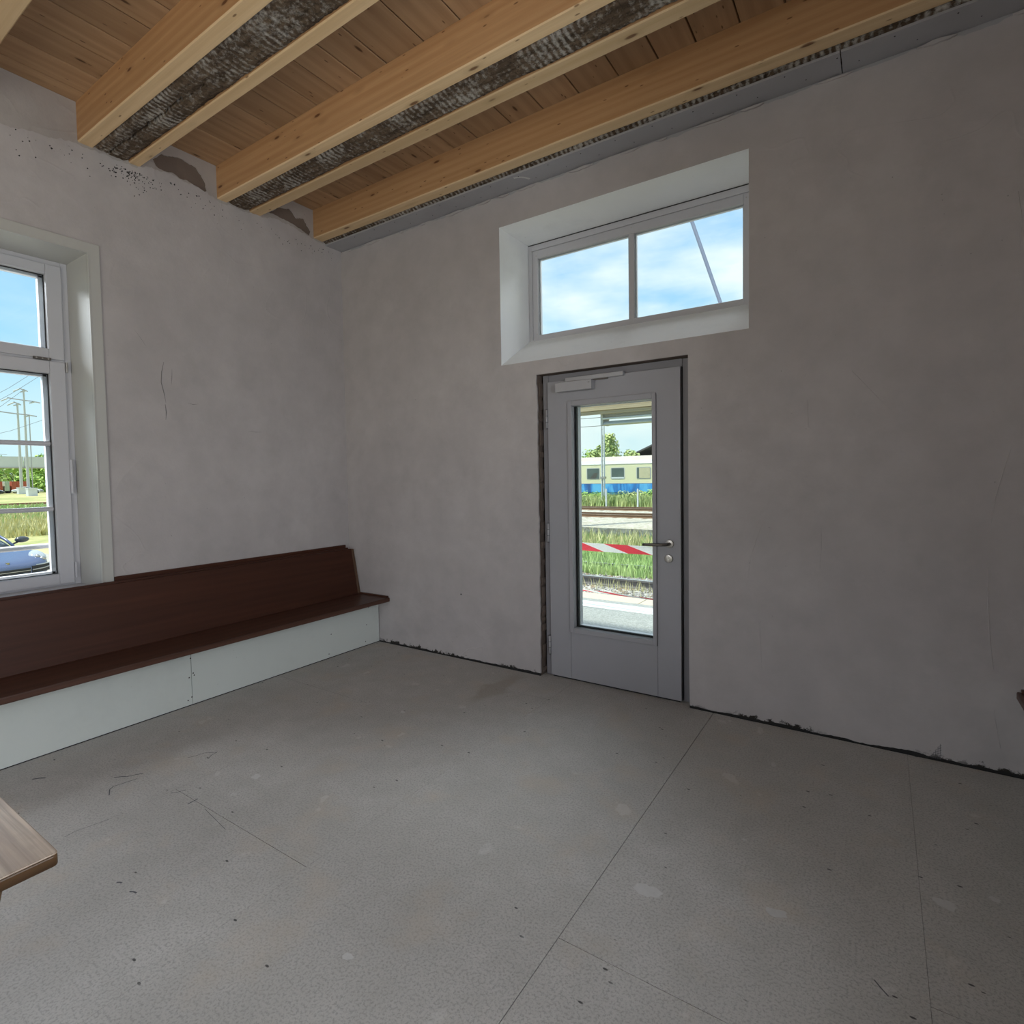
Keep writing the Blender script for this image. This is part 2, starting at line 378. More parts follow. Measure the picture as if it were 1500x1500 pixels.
RID = [[[3.517, 1.16], [3.481, 1.061], [3.452, 0.961], [3.434, 0.821]], [[3.806, 1.151], [3.807, 1.04], [3.801, 0.898]], [[3.942, 1.963], [3.985, 1.906], [4.053, 1.816], [4.12, 1.738]], [[4.575, 1.549], [4.545, 1.431], [4.518, 1.304], [4.505, 1.175]], [[4.498, 0.981], [4.498, 0.819], [4.508, 0.625], [4.524, 0.481]], [[4.527, 0.301], [4.538, 0.205], [4.556, 0.111]], [[4.579, 2.692], [4.593, 2.568], [4.586, 2.418]], [[3.489, 0.707], [3.5, 0.511], [3.514, 0.295]], [[3.738, 1.834], [3.742, 1.686], [3.755, 1.674]]]
for p in RID:
    build(MB().tube([(a, .0012, b) for a, b in p], [.0015] + [.0032] * (len(p) - 2) + [.0012], 6), 'trowel_ridge', M['plaster'], wall_far, smooth=True)
mb = MB()
for i in range(9):
    z = .010 + i * .0085; mb.box(4.332 - .045 * (1 - i / 9.5), 4.332, -.0006, .001, z, z + .0018)
for i in range(5): mb.box(4.327 - i * .009, 4.3282 - i * .009, -.0008, .001, .008, .086 * (1 - i / 5.2))
o = build(mb, 'mesh_scrim', M['scuff'], wall_far); o['kind'] = 'stuff'
build(MB().cyl((1.308, -.0005, .517), 'y', .006, .002, 10), 'nail_hole', M['hole'], wall_far)
gp = sheet([[(0, 3.462), (W, 3.462), (W, 3.74), (0, 3.74)]], fnY, .006, .0135)
build(gp, 'plaster_top', M['gypsum'], wall_far)

core = sheet([rect(-D - TH, 0.0138, -.9, 4.0), rect(WY0 - .002, WY1 + .002, WZ0 - .002, WZ1 + .002)], fnX, .014, TH)
wall_left = struct(build(core, 'wall_left', M['mortar']))
edge = [(0, 3.492), (-.10, 3.500), (-.30, 3.505), (-.45, 3.532), (-.62, 3.548), (-.78, 3.515), (-.95, 3.503), (-1.12, 3.500), (-1.22, 3.530), (-1.40, 3.552), (-1.56, 3.545), (-1.66, 3.500), (-1.80, 3.500), (-1.98, 3.502), (-2.15, 3.470), (-2.35, 3.440), (-2.6, 3.47), (-3.0, 3.49), (-4.0, 3.48), (-D, 3.49)]
o2 = [(-D, 0), (0, 0)]
for a, b in zip(edge, edge[1:]): o2 += rag(a, b, .012, .020, 11, 2)
o2 += [(-D, 3.49)]
up = [(-D, 3.40), (0, 3.40), (0, 3.752), (-D, 3.752)]
def blob(pts, amp, seed):
    r = []
    for i in range(len(pts)): r += rag(pts[i], pts[(i + 1) % len(pts)], .012, amp, 12, seed + i)
    return r
h1 = blob([(-1.548, 3.606), (-1.487, 3.668), (-1.381, 3.692), (-1.262, 3.677), (-1.20, 3.596), (-1.190, 3.545), (-1.214, 3.520), (-1.260, 3.545), (-1.327, 3.559), (-1.439, 3.566), (-1.517, 3.562)], .014, 40)
h2 = blob([(-.700, 3.576), (-.605, 3.652), (-.51, 3.678), (-.447, 3.622), (-.375, 3.645), (-.312, 3.566), (-.330, 3.520), (-.417, 3.552), (-.514, 3.566), (-.595, 3.572)], .014, 60)
h3 = blob([(-2.36, 3.60), (-2.25, 3.66), (-2.10, 3.62), (-2.12, 3.565), (-2.24, 3.57)], .01, 80)
pl = sheet([o2, rect(WY0, WY1, WZ0, WZ1)], fnX, 0, .014)
build(pl, 'plaster', M['plaster'], wall_left)
h1 = [(a, b) for a, b in h1]
LM = [([(-1.533, 2.262), (-1.55, 2.19), (-1.555, 2.12), (-1.54, 2.05), (-1.53, 1.985)], .003), ([(-1.482, 2.223), (-1.485, 2.16), (-1.491, 2.106)], .002), ([(-1.535, 1.975), (-1.53, 1.92), (-1.535, 1.869)], .004), ([(-.941, 1.824), (-.88, 1.822), (-.827, 1.825)], .0016), ([(-1.386, 1.999), (-1.35, 1.99), (-1.316, 1.997)], .002), ([(-1.712, 2.454), (-1.66, 2.38), (-1.635, 2.335)], .0012)]
for p, rr in LM:
    build(MB().tube([(-.0005, a, b) for a, b in p], [rr * .4] + [rr] * (len(p) - 2) + [rr * .3], 6), 'plaster_scratch', M['plaster_mark'], wall_left)
mb = MB()
for _ in range(230):
    if random.random() < .45: yy = random.gauss(-1.68, .07); zz = 3.47 - abs(random.gauss(0, .045))
    else:
        yy = random.uniform(-2.3, -.05); zz = 3.45 - abs(random.gauss(0, .05)) + .05 * math.exp(-((yy + 1.35) / .2) ** 2)
    q = random.uniform(.0015, .0060); w_ = q * random.uniform(.5, 1.4)
    mb.add([(.0006, yy - w_, zz), (.0006, yy, zz - q), (.0006, yy + w_, zz + q * .3), (.0006, yy + w_ * .2, zz + q)], [(0, 1, 2, 3)])
o = build(mb, 'plaster_pits', M['hole'], wall_left); o['kind'] = 'stuff'
def keep(l): return [(a, max(b, 3.42)) for a, b in l]
build(sheet([up, keep(h1), keep(h2)], fnX, .006, .0138), 'upper_plaster', M['plaster_up'], wall_left)
core = sheet([rect(-D - TH, 0.0138, -.9, 4.0), rect(WY0, WY1, WZ0, WZ1)], fnXr, 0, TH)
wall_right = struct(build(core, 'wall_right', M['plaster']))
core = sheet([rect(-.01, W + .01, -.9, 4.0), rect(1.0, 2.8, -.001, 2.4)], fnYr, 0, .3)
wall_rear = struct(build(core, 'wall_rear', M['plaster']))

# floor: dark screed below, boards with open joints above
mb = MB().box(-TH, W + TH, -D - .6, .5, -.35, -.014)
floor = struct(build(mb, 'floor', M['hole']))
xs = [0.003, .36, 1.320, 2.298, 3.243, 4.195, W - .003]
ycuts = {0: [], 1: [-1.0, -3.0], 2: [-.35, -2.165, -4.1], 3: [-1.45, -3.3], 4: [-1.315 + 1.9e-3, -1.940, -3.85], 5: [-1.60, -3.4]}
ycuts[3] = [-2.9]; ycuts[4] = [-1.940, -3.85]
for i in range(6):
    ys = [-.006] + ycuts[i] + [-D]
    for j in range(len(ys) - 1):
        gx = .0003 if i != 4 else .0010
        mb = MB().box(xs[i] + (gx if i else 0), xs[i + 1] - (.0006 if i != 3 else .0016), ys[j + 1] + .0010, ys[j] - .0010, -.0135, 0)
        build(mb, 'floor_panel', M['floor'], floor)
# door threshold slab and small filler dabs / chips on the floor are parts of the floor
mb = MB().box(DX0, DX1, -.004, TH, -.3, -.004); build(mb, 'threshold', M['floor'], floor)
def scuff(pts, wd=.0022, mat='hole'):
    mb = MB()
    for a, b in zip(pts, pts[1:]):
        a = Vector(a); b = Vector(b); t = (b - a).normalized(); q = Vector((-t.y, t.x)) * wd
        mb.add([(*(a - q), .0004), (*(b - q), .0004), (*(b + q), .0004), (*(a + q), .0004)], [(0, 1, 2, 3)])
    return mb
dabs = [((3.412, -1.601), .055), ((3.803, -1.470), .035), ((4.262, -1.135), .04), ((1.547, -1.898), .03), ((2.741, -2.343), .02), ((3.635, -1.14), .012), ((4.4, -1.02), .02), ((1.62, -.98), .02)]
for (cx, cy), rr in dabs:
    n = 18; pts = []
    for k in range(n):
        q = 2 * math.pi * k / n; rk = rr * (.75 + .5 * noise.noise(Vector((math.cos(q) * 1.3 + cx * 7, math.sin(q) * 1.3, cy * 5))) + random.uniform(-.12, .12))
        pts.append((cx + math.cos(q) * rk, cy + math.sin(q) * rk * .8))
    mb = MB().prism(pts, 'z', 0.0, .0005); build(mb, 'filler_dab', M['dab'], floor)

for pts, wd in (([(.949, -2.277), (.975, -2.25), (.994, -2.241), (1.01, -2.21), (1.032, -2.181)], .0030), ([(1.108, -2.357), (1.055, -2.335), (1.038, -2.313), (1.049, -2.272), (1.06, -2.22)], .0022),
        ([(1.06, -1.983), (1.075, -1.95), (1.085, -1.908), (1.135, -1.869)], .0018), ([(1.16, -1.929), (1.139, -1.9), (1.135, -1.869)], .0020), ([(1.301, -2.586), (1.294, -2.549), (1.319, -2.436)], .0012),
        ([(1.598, -2.175), (1.817, -2.205)], .0010), ([(4.067, -1.586), (4.083, -1.606), (4.101, -1.625)], .0020), ([(1.495, -2.197), (1.491, -2.15)], .003), ([(1.336, -2.195), (1.357, -2.169), (1.366, -2.143)], .002), ([(.62, -2.50), (.64, -2.475), (.66, -2.46)], .005), ([(1.87, -2.58), (1.885, -2.572), (1.90, -2.570)], .003), ([(1.78, -2.585), (1.79, -2.578), (1.80, -2.576)], .003)):
    build(scuff(pts, wd), 'scuff_mark', M['scuff'], floor)
# ceiling: planks across the joists
ceiling = struct(build(MB().box(-TH, W + TH, -D - .6, .5, 3.80, 3.95), 'ceiling', M['mortar']))
pj_ = [-.085, .12, .325, .53, .738, .947, 1.15, 1.355, 1.556, 1.757, 2.034, 2.28, 2.53, 2.785, 3.02, 3.228, 3.45, 3.66, 3.88, 4.09, 4.30, 4.51, 4.72, 4.93, 5.13]
for a, b in zip(pj_, pj_[1:]):
    dz = random.uniform(0, .0025)
    mb = MB().box(a + .0038, b - .0038, -D, .015, ZP + dz, 3.79)
    build(mb, 'ceiling_plank', M['plank'], ceiling, bevel=.003, seg=1)

# joists: pairs of new boards clad either side of an old timber
HB = 3.516
def joist(y0, y1, label, z=HB):
    mb = MB()
    r = thing('joist_board', label, 'beam', (0.0, (y0 + y1) / 2, z), 'new spruce joist boards')
    b = MB().box(-.10, W + .1, y0, y1, z + .004, ZP - .001)
    build(b, 'board', M['beam'], r)
    c = MB().box(-.10, W + .1, y0, y1, z, z + .0042)
    build(c, 'lit_underside', M['beam_lit'], r)
    return r
def joist1(y0, y1, label, z=HB):
    n = 40; mb = MB(); e = .006
    prof = [(y0 + e, z), (y1 - e, z), (y1, z + e), (y1, ZP), (y0, ZP), (y0, z + e)]
    vs = []; fs = []; k = len(prof)
    for i in range(n + 1):
        x = -.10 + (W + .2) * i / n
        for (a, b) in prof:
            vs.append((x, a + .0012 * noise.noise(Vector((x * 1.5, a * 9, 1))), b + (.0015 * noise.noise(Vector((x * 2, a * 30, 7))) if b < ZP else 0)))
    mi = []
    for i in range(n):
        for q in range(k):
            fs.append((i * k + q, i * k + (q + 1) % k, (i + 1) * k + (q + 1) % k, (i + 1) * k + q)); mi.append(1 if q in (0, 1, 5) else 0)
    mb.v = vs; mb.f = fs + [tuple(range(k)), tuple(n * k + q for q in range(k))]; mb.mi = mi + [0, 0]
    o = build(mb, 'joist_board', [M['beam'], M['beam_lit']])
    tag(o, label, 'beam', None)
    return o
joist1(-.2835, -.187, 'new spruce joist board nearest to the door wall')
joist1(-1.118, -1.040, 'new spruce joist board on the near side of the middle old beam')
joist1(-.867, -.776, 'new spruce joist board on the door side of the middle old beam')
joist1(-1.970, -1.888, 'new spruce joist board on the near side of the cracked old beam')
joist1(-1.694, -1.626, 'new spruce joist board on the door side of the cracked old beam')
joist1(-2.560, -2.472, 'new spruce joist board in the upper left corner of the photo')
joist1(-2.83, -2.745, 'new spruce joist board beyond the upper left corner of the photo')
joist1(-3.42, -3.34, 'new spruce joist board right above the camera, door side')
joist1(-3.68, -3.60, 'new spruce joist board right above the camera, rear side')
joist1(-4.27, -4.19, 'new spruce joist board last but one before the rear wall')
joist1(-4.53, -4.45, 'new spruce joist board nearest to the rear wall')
def oldbeam(y0, y1, label, crack=None, z=3.519):
    y0 += .002; y1 -= .002
    nx, ny = 520, 22
    vs = []; fs = []
    for i in range(nx + 1):
        x = -.08 + (W + .16) * i / nx
        for j in range(ny + 1):
            y = y0 + (y1 - y0) * j / ny
            h = .007 * noise.noise(Vector((x * 3, y * 10, y0))) + .005 * noise.noise(Vector((x * 14, y * 22, 3))) + .0035 * noise.noise(Vector((x * 45, y * 45, 9)))
            h += (.0012 if z > 3.51 else .0002) * math.sin(x * 190 + 3 * noise.noise(Vector((x * 4, y * 12, 0))))* (1 if noise.noise(Vector((x * 1.5, y0, 5))) > -.1 else .2)
            ed = min(j, ny - j) / 3.0
            if ed < 1: h += .012 * (1 - ed)
            if crack:
                yc = y0 + (y1 - y0) * (crack[0] + crack[1] * x + .08 * noise.noise(Vector((x * 3, 0, 2))) + .05 * noise.noise(Vector((x * 12, 0, 2))))
                dd = abs(y - yc)
                wd = .009 * max(0, 1 - abs(x - .55) / .75)
                if dd < wd: h += .03
            vs.append((x, y, z + max(-.003, h)))
    for i in range(nx):
        for j in range(ny):
            a = i * (ny + 1) + j; fs.append((a, a + 1, a + ny + 2, a + ny + 1))
    b = len(vs)
    vs += [(-.08, y0, ZP), (-.08, y1, ZP), (W + .08, y1, ZP), (W + .08, y0, ZP)]
    fs += [(b, b + 1, b + 2, b + 3)]
    mb = MB(); mb.v = vs; mb.f = fs; mb.mi = [0] * len(fs)
    mb.box(-.08, W + .08, y0 + .002, y1 - .002, z + .03, ZP - .001)
    return tag(build(mb, 'old_ceiling_beam', M['old']), label, 'beam')
oldbeam(-1.887, -1.695, 'old rough dark beam with a long crack, clad between new boards', (.42, .10))
oldbeam(-1.039, -.868, 'old rough dark beam with lime stripes over the middle of the room')
oldbeam(-.186, .012, 'old dark beam mostly hidden above the grey strip on the door wall', z=3.508)
oldbeam(-2.744, -2.561, 'old rough dark beam just outside the upper left corner of the photo')
oldbeam(-3.599, -3.421, 'old rough dark beam above the camera')
oldbeam(-4.449, -4.271, 'old rough dark beam close to the rear wall')

# grey gypsum strip under the last beam along the door wall
trim = sempty('trim_1')
for a, b in ((.004, 3.888), (3.893, W - .003)):
    build(MB().box(a, b, -.170, .004, 3.487, 3.4995), 'gypsum_strip', M['gypsum'], trim)
mb = MB()
xq = .35
while xq < W - .1:
    mb.cyl((xq, -.140 + random.uniform(-.004, .004), 3.4866), 'z', .0035, .001, 8); mb.cyl((xq + .09, -.055, 3.4866), 'z', .003, .001, 8); xq += .235
o = build(mb, 'screw_hole', M['hole'], trim); o['kind'] = 'stuff'
mb = MB(); n = 14
arc = [(1.95 + .10 * math.cos(q), -.02 - .12 * math.sin(q)) for q in [.4 + 1.1 * i / n for i in range(n + 1)]]
for a, b in zip(arc, arc[1:]):
    a = Vector(a); b = Vector(b); t_ = (b - a).normalized(); q = Vector((-t_.y, t_.x)) * .009
    mb.add([(*(a - q), 3.4864), (*(b - q), 3.4864), (*(b + q), 3.4864), (*(a + q), 3.4864)], [(0, 1, 2, 3)])
build(mb, 'filler_smear', M['putty'], trim)
# plaster crumbs squeezed out along the top edge of the far wall
mb = MB()
xq = .1
while xq < W:
    l = random.uniform(.03, .22); h = random.uniform(.004, .014); n = 5
    prof = [(xq + l * i / n, 3.474 + h * random.uniform(.2, 1) * math.sin(math.pi * i / n)) for i in range(n + 1)]
    prof += [(xq + l * (1 - i / n), 3.468 - h * random.uniform(0, .8) * math.sin(math.pi * i / n)) for i in range(1, n)]
    mb.prism(prof, 'y', -.006 - h * .5, 0.001); xq += l + random.uniform(.02, .3)
o = build(mb, 'plaster_crumbs', M['plaster'], wall_far); o['kind'] = 'stuff'

# ------------------------------------------------------------------ side windows
def side_window(name, s):
    # s = +1: left wall (inside towards +x); s = -1: right wall
    X = (lambda d: -d) if s > 0 else (lambda d: W + d)      # d = depth into the wall (positive outwards)
    root = sempty(name, (X(0), (WY0 + WY1) / 2, WZ0))
    def B(mb, d0, d1, *r): return mb.box(X(d0), X(d1), *r)
    P = lambda mb, n, m_, par=root, bv=.0: build(mb, n, M[m_], par, bevel=bv)
    cw = .061
    build(sheet([[(WY0 - cw, WZ0), (WY0, WZ0), (WY0, WZ1), (WY1, WZ1), (WY1, WZ0), (WY1 + cw, WZ0), (WY1 + cw, WZ1 + cw), (WY0 - cw, WZ1 + cw)]], lambda p, q, d: (X(d), p, q), -.008, .012), 'casing', M['lining'], root, bevel=.002)
    # bead at the inner edge of the casing
    P(B(MB(), -.011, .012, WY1 - .004, WY1 + .003, WZ0, WZ1 + .003), 'casing_bead', 'lining', bv=.001)
    P(B(MB(), .0115, .0170, WY1 - .0022, WY1, WZ0, WZ1), 'groove', 'black')
    P(B(MB(), -.011, .012, WY0 - .003, WY0 + .004, WZ0, WZ1 + .003), 'casing_bead', 'lining', bv=.001)
    P(B(MB(), -.011, .012, WY0, WY1, WZ1 - .004, WZ1 + .003), 'casing_bead', 'lining', bv=.001)
    FD = .33
    # lining boards of the reveal, sill
    P(B(MB(), .016, FD, WY1 - .0005, WY1 + .012, WZ0, WZ1), 'lining_board', 'lining')
    P(B(MB(), .016, FD, WY0 - .012, WY0 + .0005, WZ0, WZ1), 'lining_board', 'lining')
    P(B(MB(), .016, FD, WY0, WY1, WZ1 - .0005, WZ1 + .012), 'lining_board', 'lining')
    P(B(MB(), -.012, FD + .01, WY0, WY1, WZ0 - .022, WZ0 + .002), 'sill', 'white', bv=.003)
    P(B(MB(), FD, TH + .06, WY0 - .03, WY1 + .03, WZ0 - .05, WZ0 - .01), 'outer_sill', 'steel2')
    P(MB().box(X(FD), X(TH), WY1, WY1 + .02, WZ0, WZ1).box(X(FD), X(TH), WY0 - .02, WY0, WZ0, WZ1).box(X(FD), X(TH), WY0, WY1, WZ1, WZ1 + .02), 'outer_reveal', 'white')
    # fixed frame
    fr = MB(); d0, d1 = FD, FD + .085
    B(fr, d0, d1, WY1 - .034, WY1, WZ0, WZ1); B(fr, d0, d1, WY0, WY0 + .034, WZ0, WZ1)
    B(fr, d0, d1, WY0 + .034, WY1 - .034, WZ1 - .040, WZ1); B(fr, d0, d1, WY0 + .034, WY1 - .034, WZ0, WZ0 + .020)
    ym = (WY0 + WY1) / 2
    B(fr, d0 + .002, d1, WY0 + .03, WY1 - .03, 2.215, 2.245)
    P(fr, 'frame', 'white', bv=.003)
    # four sashes
    def sash(ya, yb, za, zb, bars):
        z0, z1 = za, zb; st = .080; sh = MB(); e0, e1 = FD - .014, FD + .070
        zb_ = st if za < 1.5 else .075; zt_ = .075 if za > 1.5 else .090
        B(sh, e0, e1, ya, ya + st, z0, z1); B(sh, e0, e1, yb - st, yb, z0, z1)
        B(sh, e0, e1, ya + st, yb - st, z0, z0 + zb_ - .012); B(sh, e0, e1, ya + st, yb - st, z1 - zt_ + .012, z1)
        so_ = P(sh, 'sash', 'white', bv=.004)
        g0, g1, h0, h1 = ya + st, yb - st, z0 + zb_ - .012, z1 - zt_ + .012
        # glazing rebate: dark gasket and an outer bevelled bead
        gk = MB(); B(gk, FD + .020, FD + .026, g0, g0 + .006, h0, h1); B(gk, FD + .020, FD + .026, g1 - .006, g1, h0, h1)
        B(gk, FD + .020, FD + .026, g0, g1, h0, h0 + .004); B(gk, FD + .020, FD + .026, g0, g1, h1 - .006, h1)
        P(gk, 'gasket', 'black', so_)
        ob = MB(); B(ob, FD + .05, FD + .085, g0 - .01, g0 + .022, h0, h1); B(ob, FD + .05, FD + .085, g1 - .022, g1 + .01, h0, h1)
        B(ob, FD + .05, FD + .085, g0, g1, h0, h0 + .016); B(ob, FD + .05, FD + .085, g0, g1, h1 - .016, h1)
        P(ob, 'outer_bead', 'white', so_, .002)
        P(B(MB(), FD + .030, FD + .034, g0, g1, h0, h1), 'glass', 'glass', so_)
        for bz in bars:
            bb = MB(); pr = [(X(FD + .026), bz - .014), (X(FD + .020), bz - .006), (X(FD + .020), bz + .006), (X(FD + .026), bz + .014), (X(FD + .062), bz + .014), (X(FD + .062), bz - .014)]
            bb.prism(pr, 'y', g0 + .001, g1 - .001); P(bb, 'glazing_bar', 'white', so_)
        return so_
    za, zb_, zc, zd = WZ0 + .012, 2.222, 2.236, WZ1 - .030
    for ya, yb in ((WY0 + .037, ym - .003), (ym + .003, WY1 - .037)):
        sash(ya, yb, za, zb_, (1.283, 1.702)); sash(ya, yb, zc, zd, ())
    # hinges: long upper barrel and small lower ones, fanlight hinge, scissor stay
    for (hy) in (WY1 - .030, WY0 + .030):
        hb = MB(); hb.tube([(X(FD - .018), hy, 1.38), (X(FD - .018), hy, 1.60)], .009, 10); P(hb, 'hinge', 'white')
        hb = MB(); hb.tube([(X(FD - .018), hy, .83), (X(FD - .018), hy, .93)], .007, 10); P(hb, 'hinge', 'white')
        hb = MB(); hb.tube([(X(FD - .018), hy, 2.16), (X(FD - .018), hy, 2.225)], .007, 10); P(hb, 'hinge', 'steel2')
    for yy in (WY1 - .155, WY0 + .155):
        st_ = MB(); B(st_, FD - .022, FD - .012, yy - .045, yy + .045, 2.224, 2.240); so_ = P(st_, 'stay_plate', 'steel')
        q = MB(); [q.cyl((X(FD - .0235), yy + k, 2.232), 'x', .0045, .004, 8) for k in (-.03, 0, .03)]; P(q, 'screw', 'steel2', so_)
    # grey bar added outside the lower panes in place of a glass reflection
    gr = MB(); gr.tube([(X(.50), WY0 - .0, 1.038), (X(.50), WY1 + .0, 1.038)], .017, 12); P(gr, 'reflection_bar', 'closer')
    return root
side_window('window_1', 1)
side_window('window_3', -1)

# ------------------------------------------------------------------ transom window over the door
tw = sempty('window_2', ((TX0 + TX1) / 2, .4, 2.5))
FY = .40; Z0s = 2.508
def P2(mb, n, m_, par, bv=0, sm=False): return build(mb, n, M[m_], par, bevel=bv, smooth=sm)
P2(MB().box(TX0 - .003, TX0, .0006, TH, TZ0 - .003, TZ1), 'reveal', 'reveal', tw)
P2(MB().box(TX1, TX1 + .003, .0006, TH, TZ0 - .003, TZ1), 'reveal', 'reveal', tw)
P2(MB().box(TX0, TX1, .0006, TH, TZ1, TZ1 + .003), 'reveal', 'reveal', tw)
P2(MB().prism([(.0006, TZ0), (.0006, TZ0 - .003), (FY + .02, TZ0 - .003), (FY + .02, Z0s + .012), (FY, Z0s)], 'x', TX0, TX1), 'sloped_sill', 'reveal', tw)
P2(MB().box(TX0 + .001, TX1 - .001, FY - .0005, FY + .05, TZ1 - .0065, TZ1 - .0015), 'frame_gap', 'black', tw)
f = MB(); a0, a1, b0, b1 = TX0 + .002, TX1 - .002, Z0s, TZ1 - .007
fw = .030
f.box(a0, a0 + fw, FY, FY + .07, b0, b1).box(a1 - fw, a1, FY, FY + .07, b0, b1).box(a0 + fw, a1 - fw, FY, FY + .07, b1 - .042, b1).box(a0 + fw, a1 - fw, FY, FY + .07, b0, b0 + .010)
P2(f, 'frame', 'white', tw, .002)
a0 += fw; a1 -= fw; b1 -= .042; b0 += .010; sw = .066
xm = 2.583
f = MB(); e0 = FY + .010
f.box(a0, 1.812, e0, e0 + .05, b0, b1).box(3.333, a1, e0, e0 + .05, b0, b1).box(1.812, 3.333, e0, e0 + .05, b1 - .062, b1).box(1.812, 3.333, e0, e0 + .05, b0, b0 + .034)
sash = P2(f, 'sash', 'white', tw, .003)
P2(MB().box(xm - .021, xm + .021, e0 + .004, e0 + .045, b0 + .034, b1 - .062), 'glazing_bar', 'white', sash, .004)
for p, q in ((1.812, xm - .021), (xm + .021, 3.333)):
    P2(MB().box(p, q, e0 + .022, e0 + .026, b0 + .034, b1 - .062), 'glass', 'glass', sash)
    bd = MB(); c0, c1 = b0 + .034, b1 - .062
    bd.box(p, p + .010, e0 + .028, e0 + .048, c0, c1).box(q - .010, q, e0 + .028, e0 + .048, c0, c1).box(p + .01, q - .01, e0 + .028, e0 + .048, c0, c0 + .008).box(p + .01, q - .01, e0 + .028, e0 + .048, c1 - .008, c1)
    P2(bd, 'glazing_bead', 'white', sash)
mb = MB()
for (sx_, sz_) in ((1.80, 3.17), (2.585, 3.19), (3.35, 3.18), (1.80, 2.86), (1.80, 2.56)): mb.cyl((sx_, e0 - .0005, sz_), 'y', .004, .002, 8)
P2(mb, 'screw', 'steel2', tw)

# ------------------------------------------------------------------ door
dr = sempty('door_1', ((DX0 + DX1) / 2, .06, 0))
LX0, LX1, LZ0, LZ1, LY = 2.096, 3.036, .008, 2.104, .045
f = MB()
f.box(DX0 + .020, LX0 - .002, .062, .16, 0, DZ - .004).box(LX1 + .006, DX1 - .001, .075, .16, 0, DZ - .004).box(LX0 - .002, LX1 + .006, .068, .16, LZ1 + .003, DZ - .004)
f.box(LX0 - .002, LX1 + .006, .115, .16, LZ1 - .03, LZ1 + .003)
P2(f, 'frame', 'doorframe', dr, .002)
P2(MB().box(DX0 + .004, DX0 + .022, .085, .14, 0, DZ - .002), 'mounting_gap', 'black', dr)
fo = MB(); zq = .02
while zq < DZ - .05:      # foam and shims poking out of the gap at the hinge side
    l = random.uniform(.03, .12); wq = random.uniform(.006, .015)
    fo.prism([(DX0 + .003, zq), (DX0 + .003 + wq * .4, zq), (DX0 + .003 + wq, zq + l * .4), (DX0 + .003 + wq * .6, zq + l), (DX0 + .003, zq + l)], 'y', .03, .09); zq += l + random.uniform(.005, .10)
o = P2(fo, 'foam_filling', 'mortar', dr); o['kind'] = 'stuff'
GX0, GX1, GZ0, GZ1 = 2.288, 2.858, .374, 1.922      # visible opening
BX0, BX1, BZ0, BZ1 = 2.258, 2.884, .340, 1.958      # bead outer
leaf = P2(sheet([[(LX0, LZ0), (BX0 - .0005, LZ0), (BX0 - .0005, BZ1 - .01), (BX1 + .0005, BZ1 - .01), (BX1 + .0005, LZ0), (LX1, LZ0), (LX1, LZ1), (LX0, LZ1)]], fnY, LY, LY + .068), 'leaf', 'door', dr, .0015)
P2(MB().box(BX0 + .0012, BX1 - .0012, LY + .0006, LY + .068, LZ0, BZ0 + .01), 'bottom_panel', 'door', dr, .001)
P2(MB().box(BX0 - .002, BX0 + .002, LY + .004, LY + .06, LZ0 + .01, BZ0).box(BX1 - .002, BX1 + .002, LY + .004, LY + .06, LZ0 + .01, BZ0), 'joint_shadow_gap', 'black', dr)
bd = MB(); y0, y1 = LY - .014, LY + .034
bd.box(BX0, GX0, y0, y1, BZ0, BZ1).box(GX1, BX1, y0, y1, BZ0, BZ1).box(GX0, GX1, y0, y1, GZ1, BZ1).box(GX0, GX1, y0, y1, BZ0, GZ0)
P2(bd, 'glazing_bead', 'door', dr, .003)
P2(MB().box(GX0, GX1, LY + .036, LY + .040, GZ0, GZ1), 'glass', 'glass', dr)
sp = MB(); y0, y1 = LY + .0405, LY + .058
sp.box(GX0, GX0 + .012, y0, y1, GZ0, GZ1).box(GX0 + .012, GX1 - .0, y0, y1, GZ0, GZ0 + .010)
P2(sp, 'glass_spacer', 'black', dr)
P2(MB().box(GX0, GX1, LY + .060, LY + .064, GZ0, GZ1), 'glass', 'glass', dr)
ot = MB(); y0, y1 = LY + .058, LY + .10
ot.box(GX0 - .03, GX0 + .016, y0, y1, GZ0 - .03, GZ1 + .03).box(GX1 - .004, GX1 + .03, y0, y1, GZ0 - .03, GZ1 + .03).box(GX0, GX1, y0, y1, GZ1 - .002, GZ1 + .03).box(GX0, GX1, y0, y1, GZ0 - .03, GZ0 + .008)
P2(ot, 'outer_bead', 'white', dr)
P2(MB().box(LX0 + .01, LX1 - .01, LY + .01, LY + .07, -.003, LZ0 - .0005), 'drop_seal', 'black', dr)
P2(MB().box(LX1 + .0005, LX1 + .0055, LY + .012, LY + .068, LZ0, LZ1).box(LX0, LX1, LY + .02, LY + .068, LZ1 + .0003, LZ1 + .0028), 'leaf_shadow_line', 'black', dr)  # shadow line between leaf and frame, set in as black strips
for hz in (1.846, 1.037, .226):
    h = MB(); h.tube([(LX0 - .007, LY - .006, hz - .066), (LX0 - .007, LY - .006, hz + .066)], .0075, 12)
    ho = P2(h, 'hinge', 'closer', dr, 0, True)
    h = MB(); [h.tube([(LX0 - .007, LY - .006, hz + k - .0012), (LX0 - .007, LY - .006, hz + k + .0012)], .0079, 12) for k in (-.068, -.022, .022, .068)]
    P2(h, 'hinge_ring', 'black', ho)
# door closer
cl = P2(MB().box(2.186, 2.462, -.012, LY, 2.020, 2.083), 'closer_body', 'closer', dr, .003)
P2(MB().box(2.436, 2.450, -.0126, -.0118, 2.062, 2.066), 'closer_mark', 'steel', cl)
P2(MB().box(2.250, 2.673, .020, .050, 2.088, 2.116), 'closer_rail', 'closer', dr, .003)
ar = MB(); ar.box(2.28, 2.56, .030, .044, 2.080, 2.090); P2(ar, 'closer_arm', 'steel', dr)
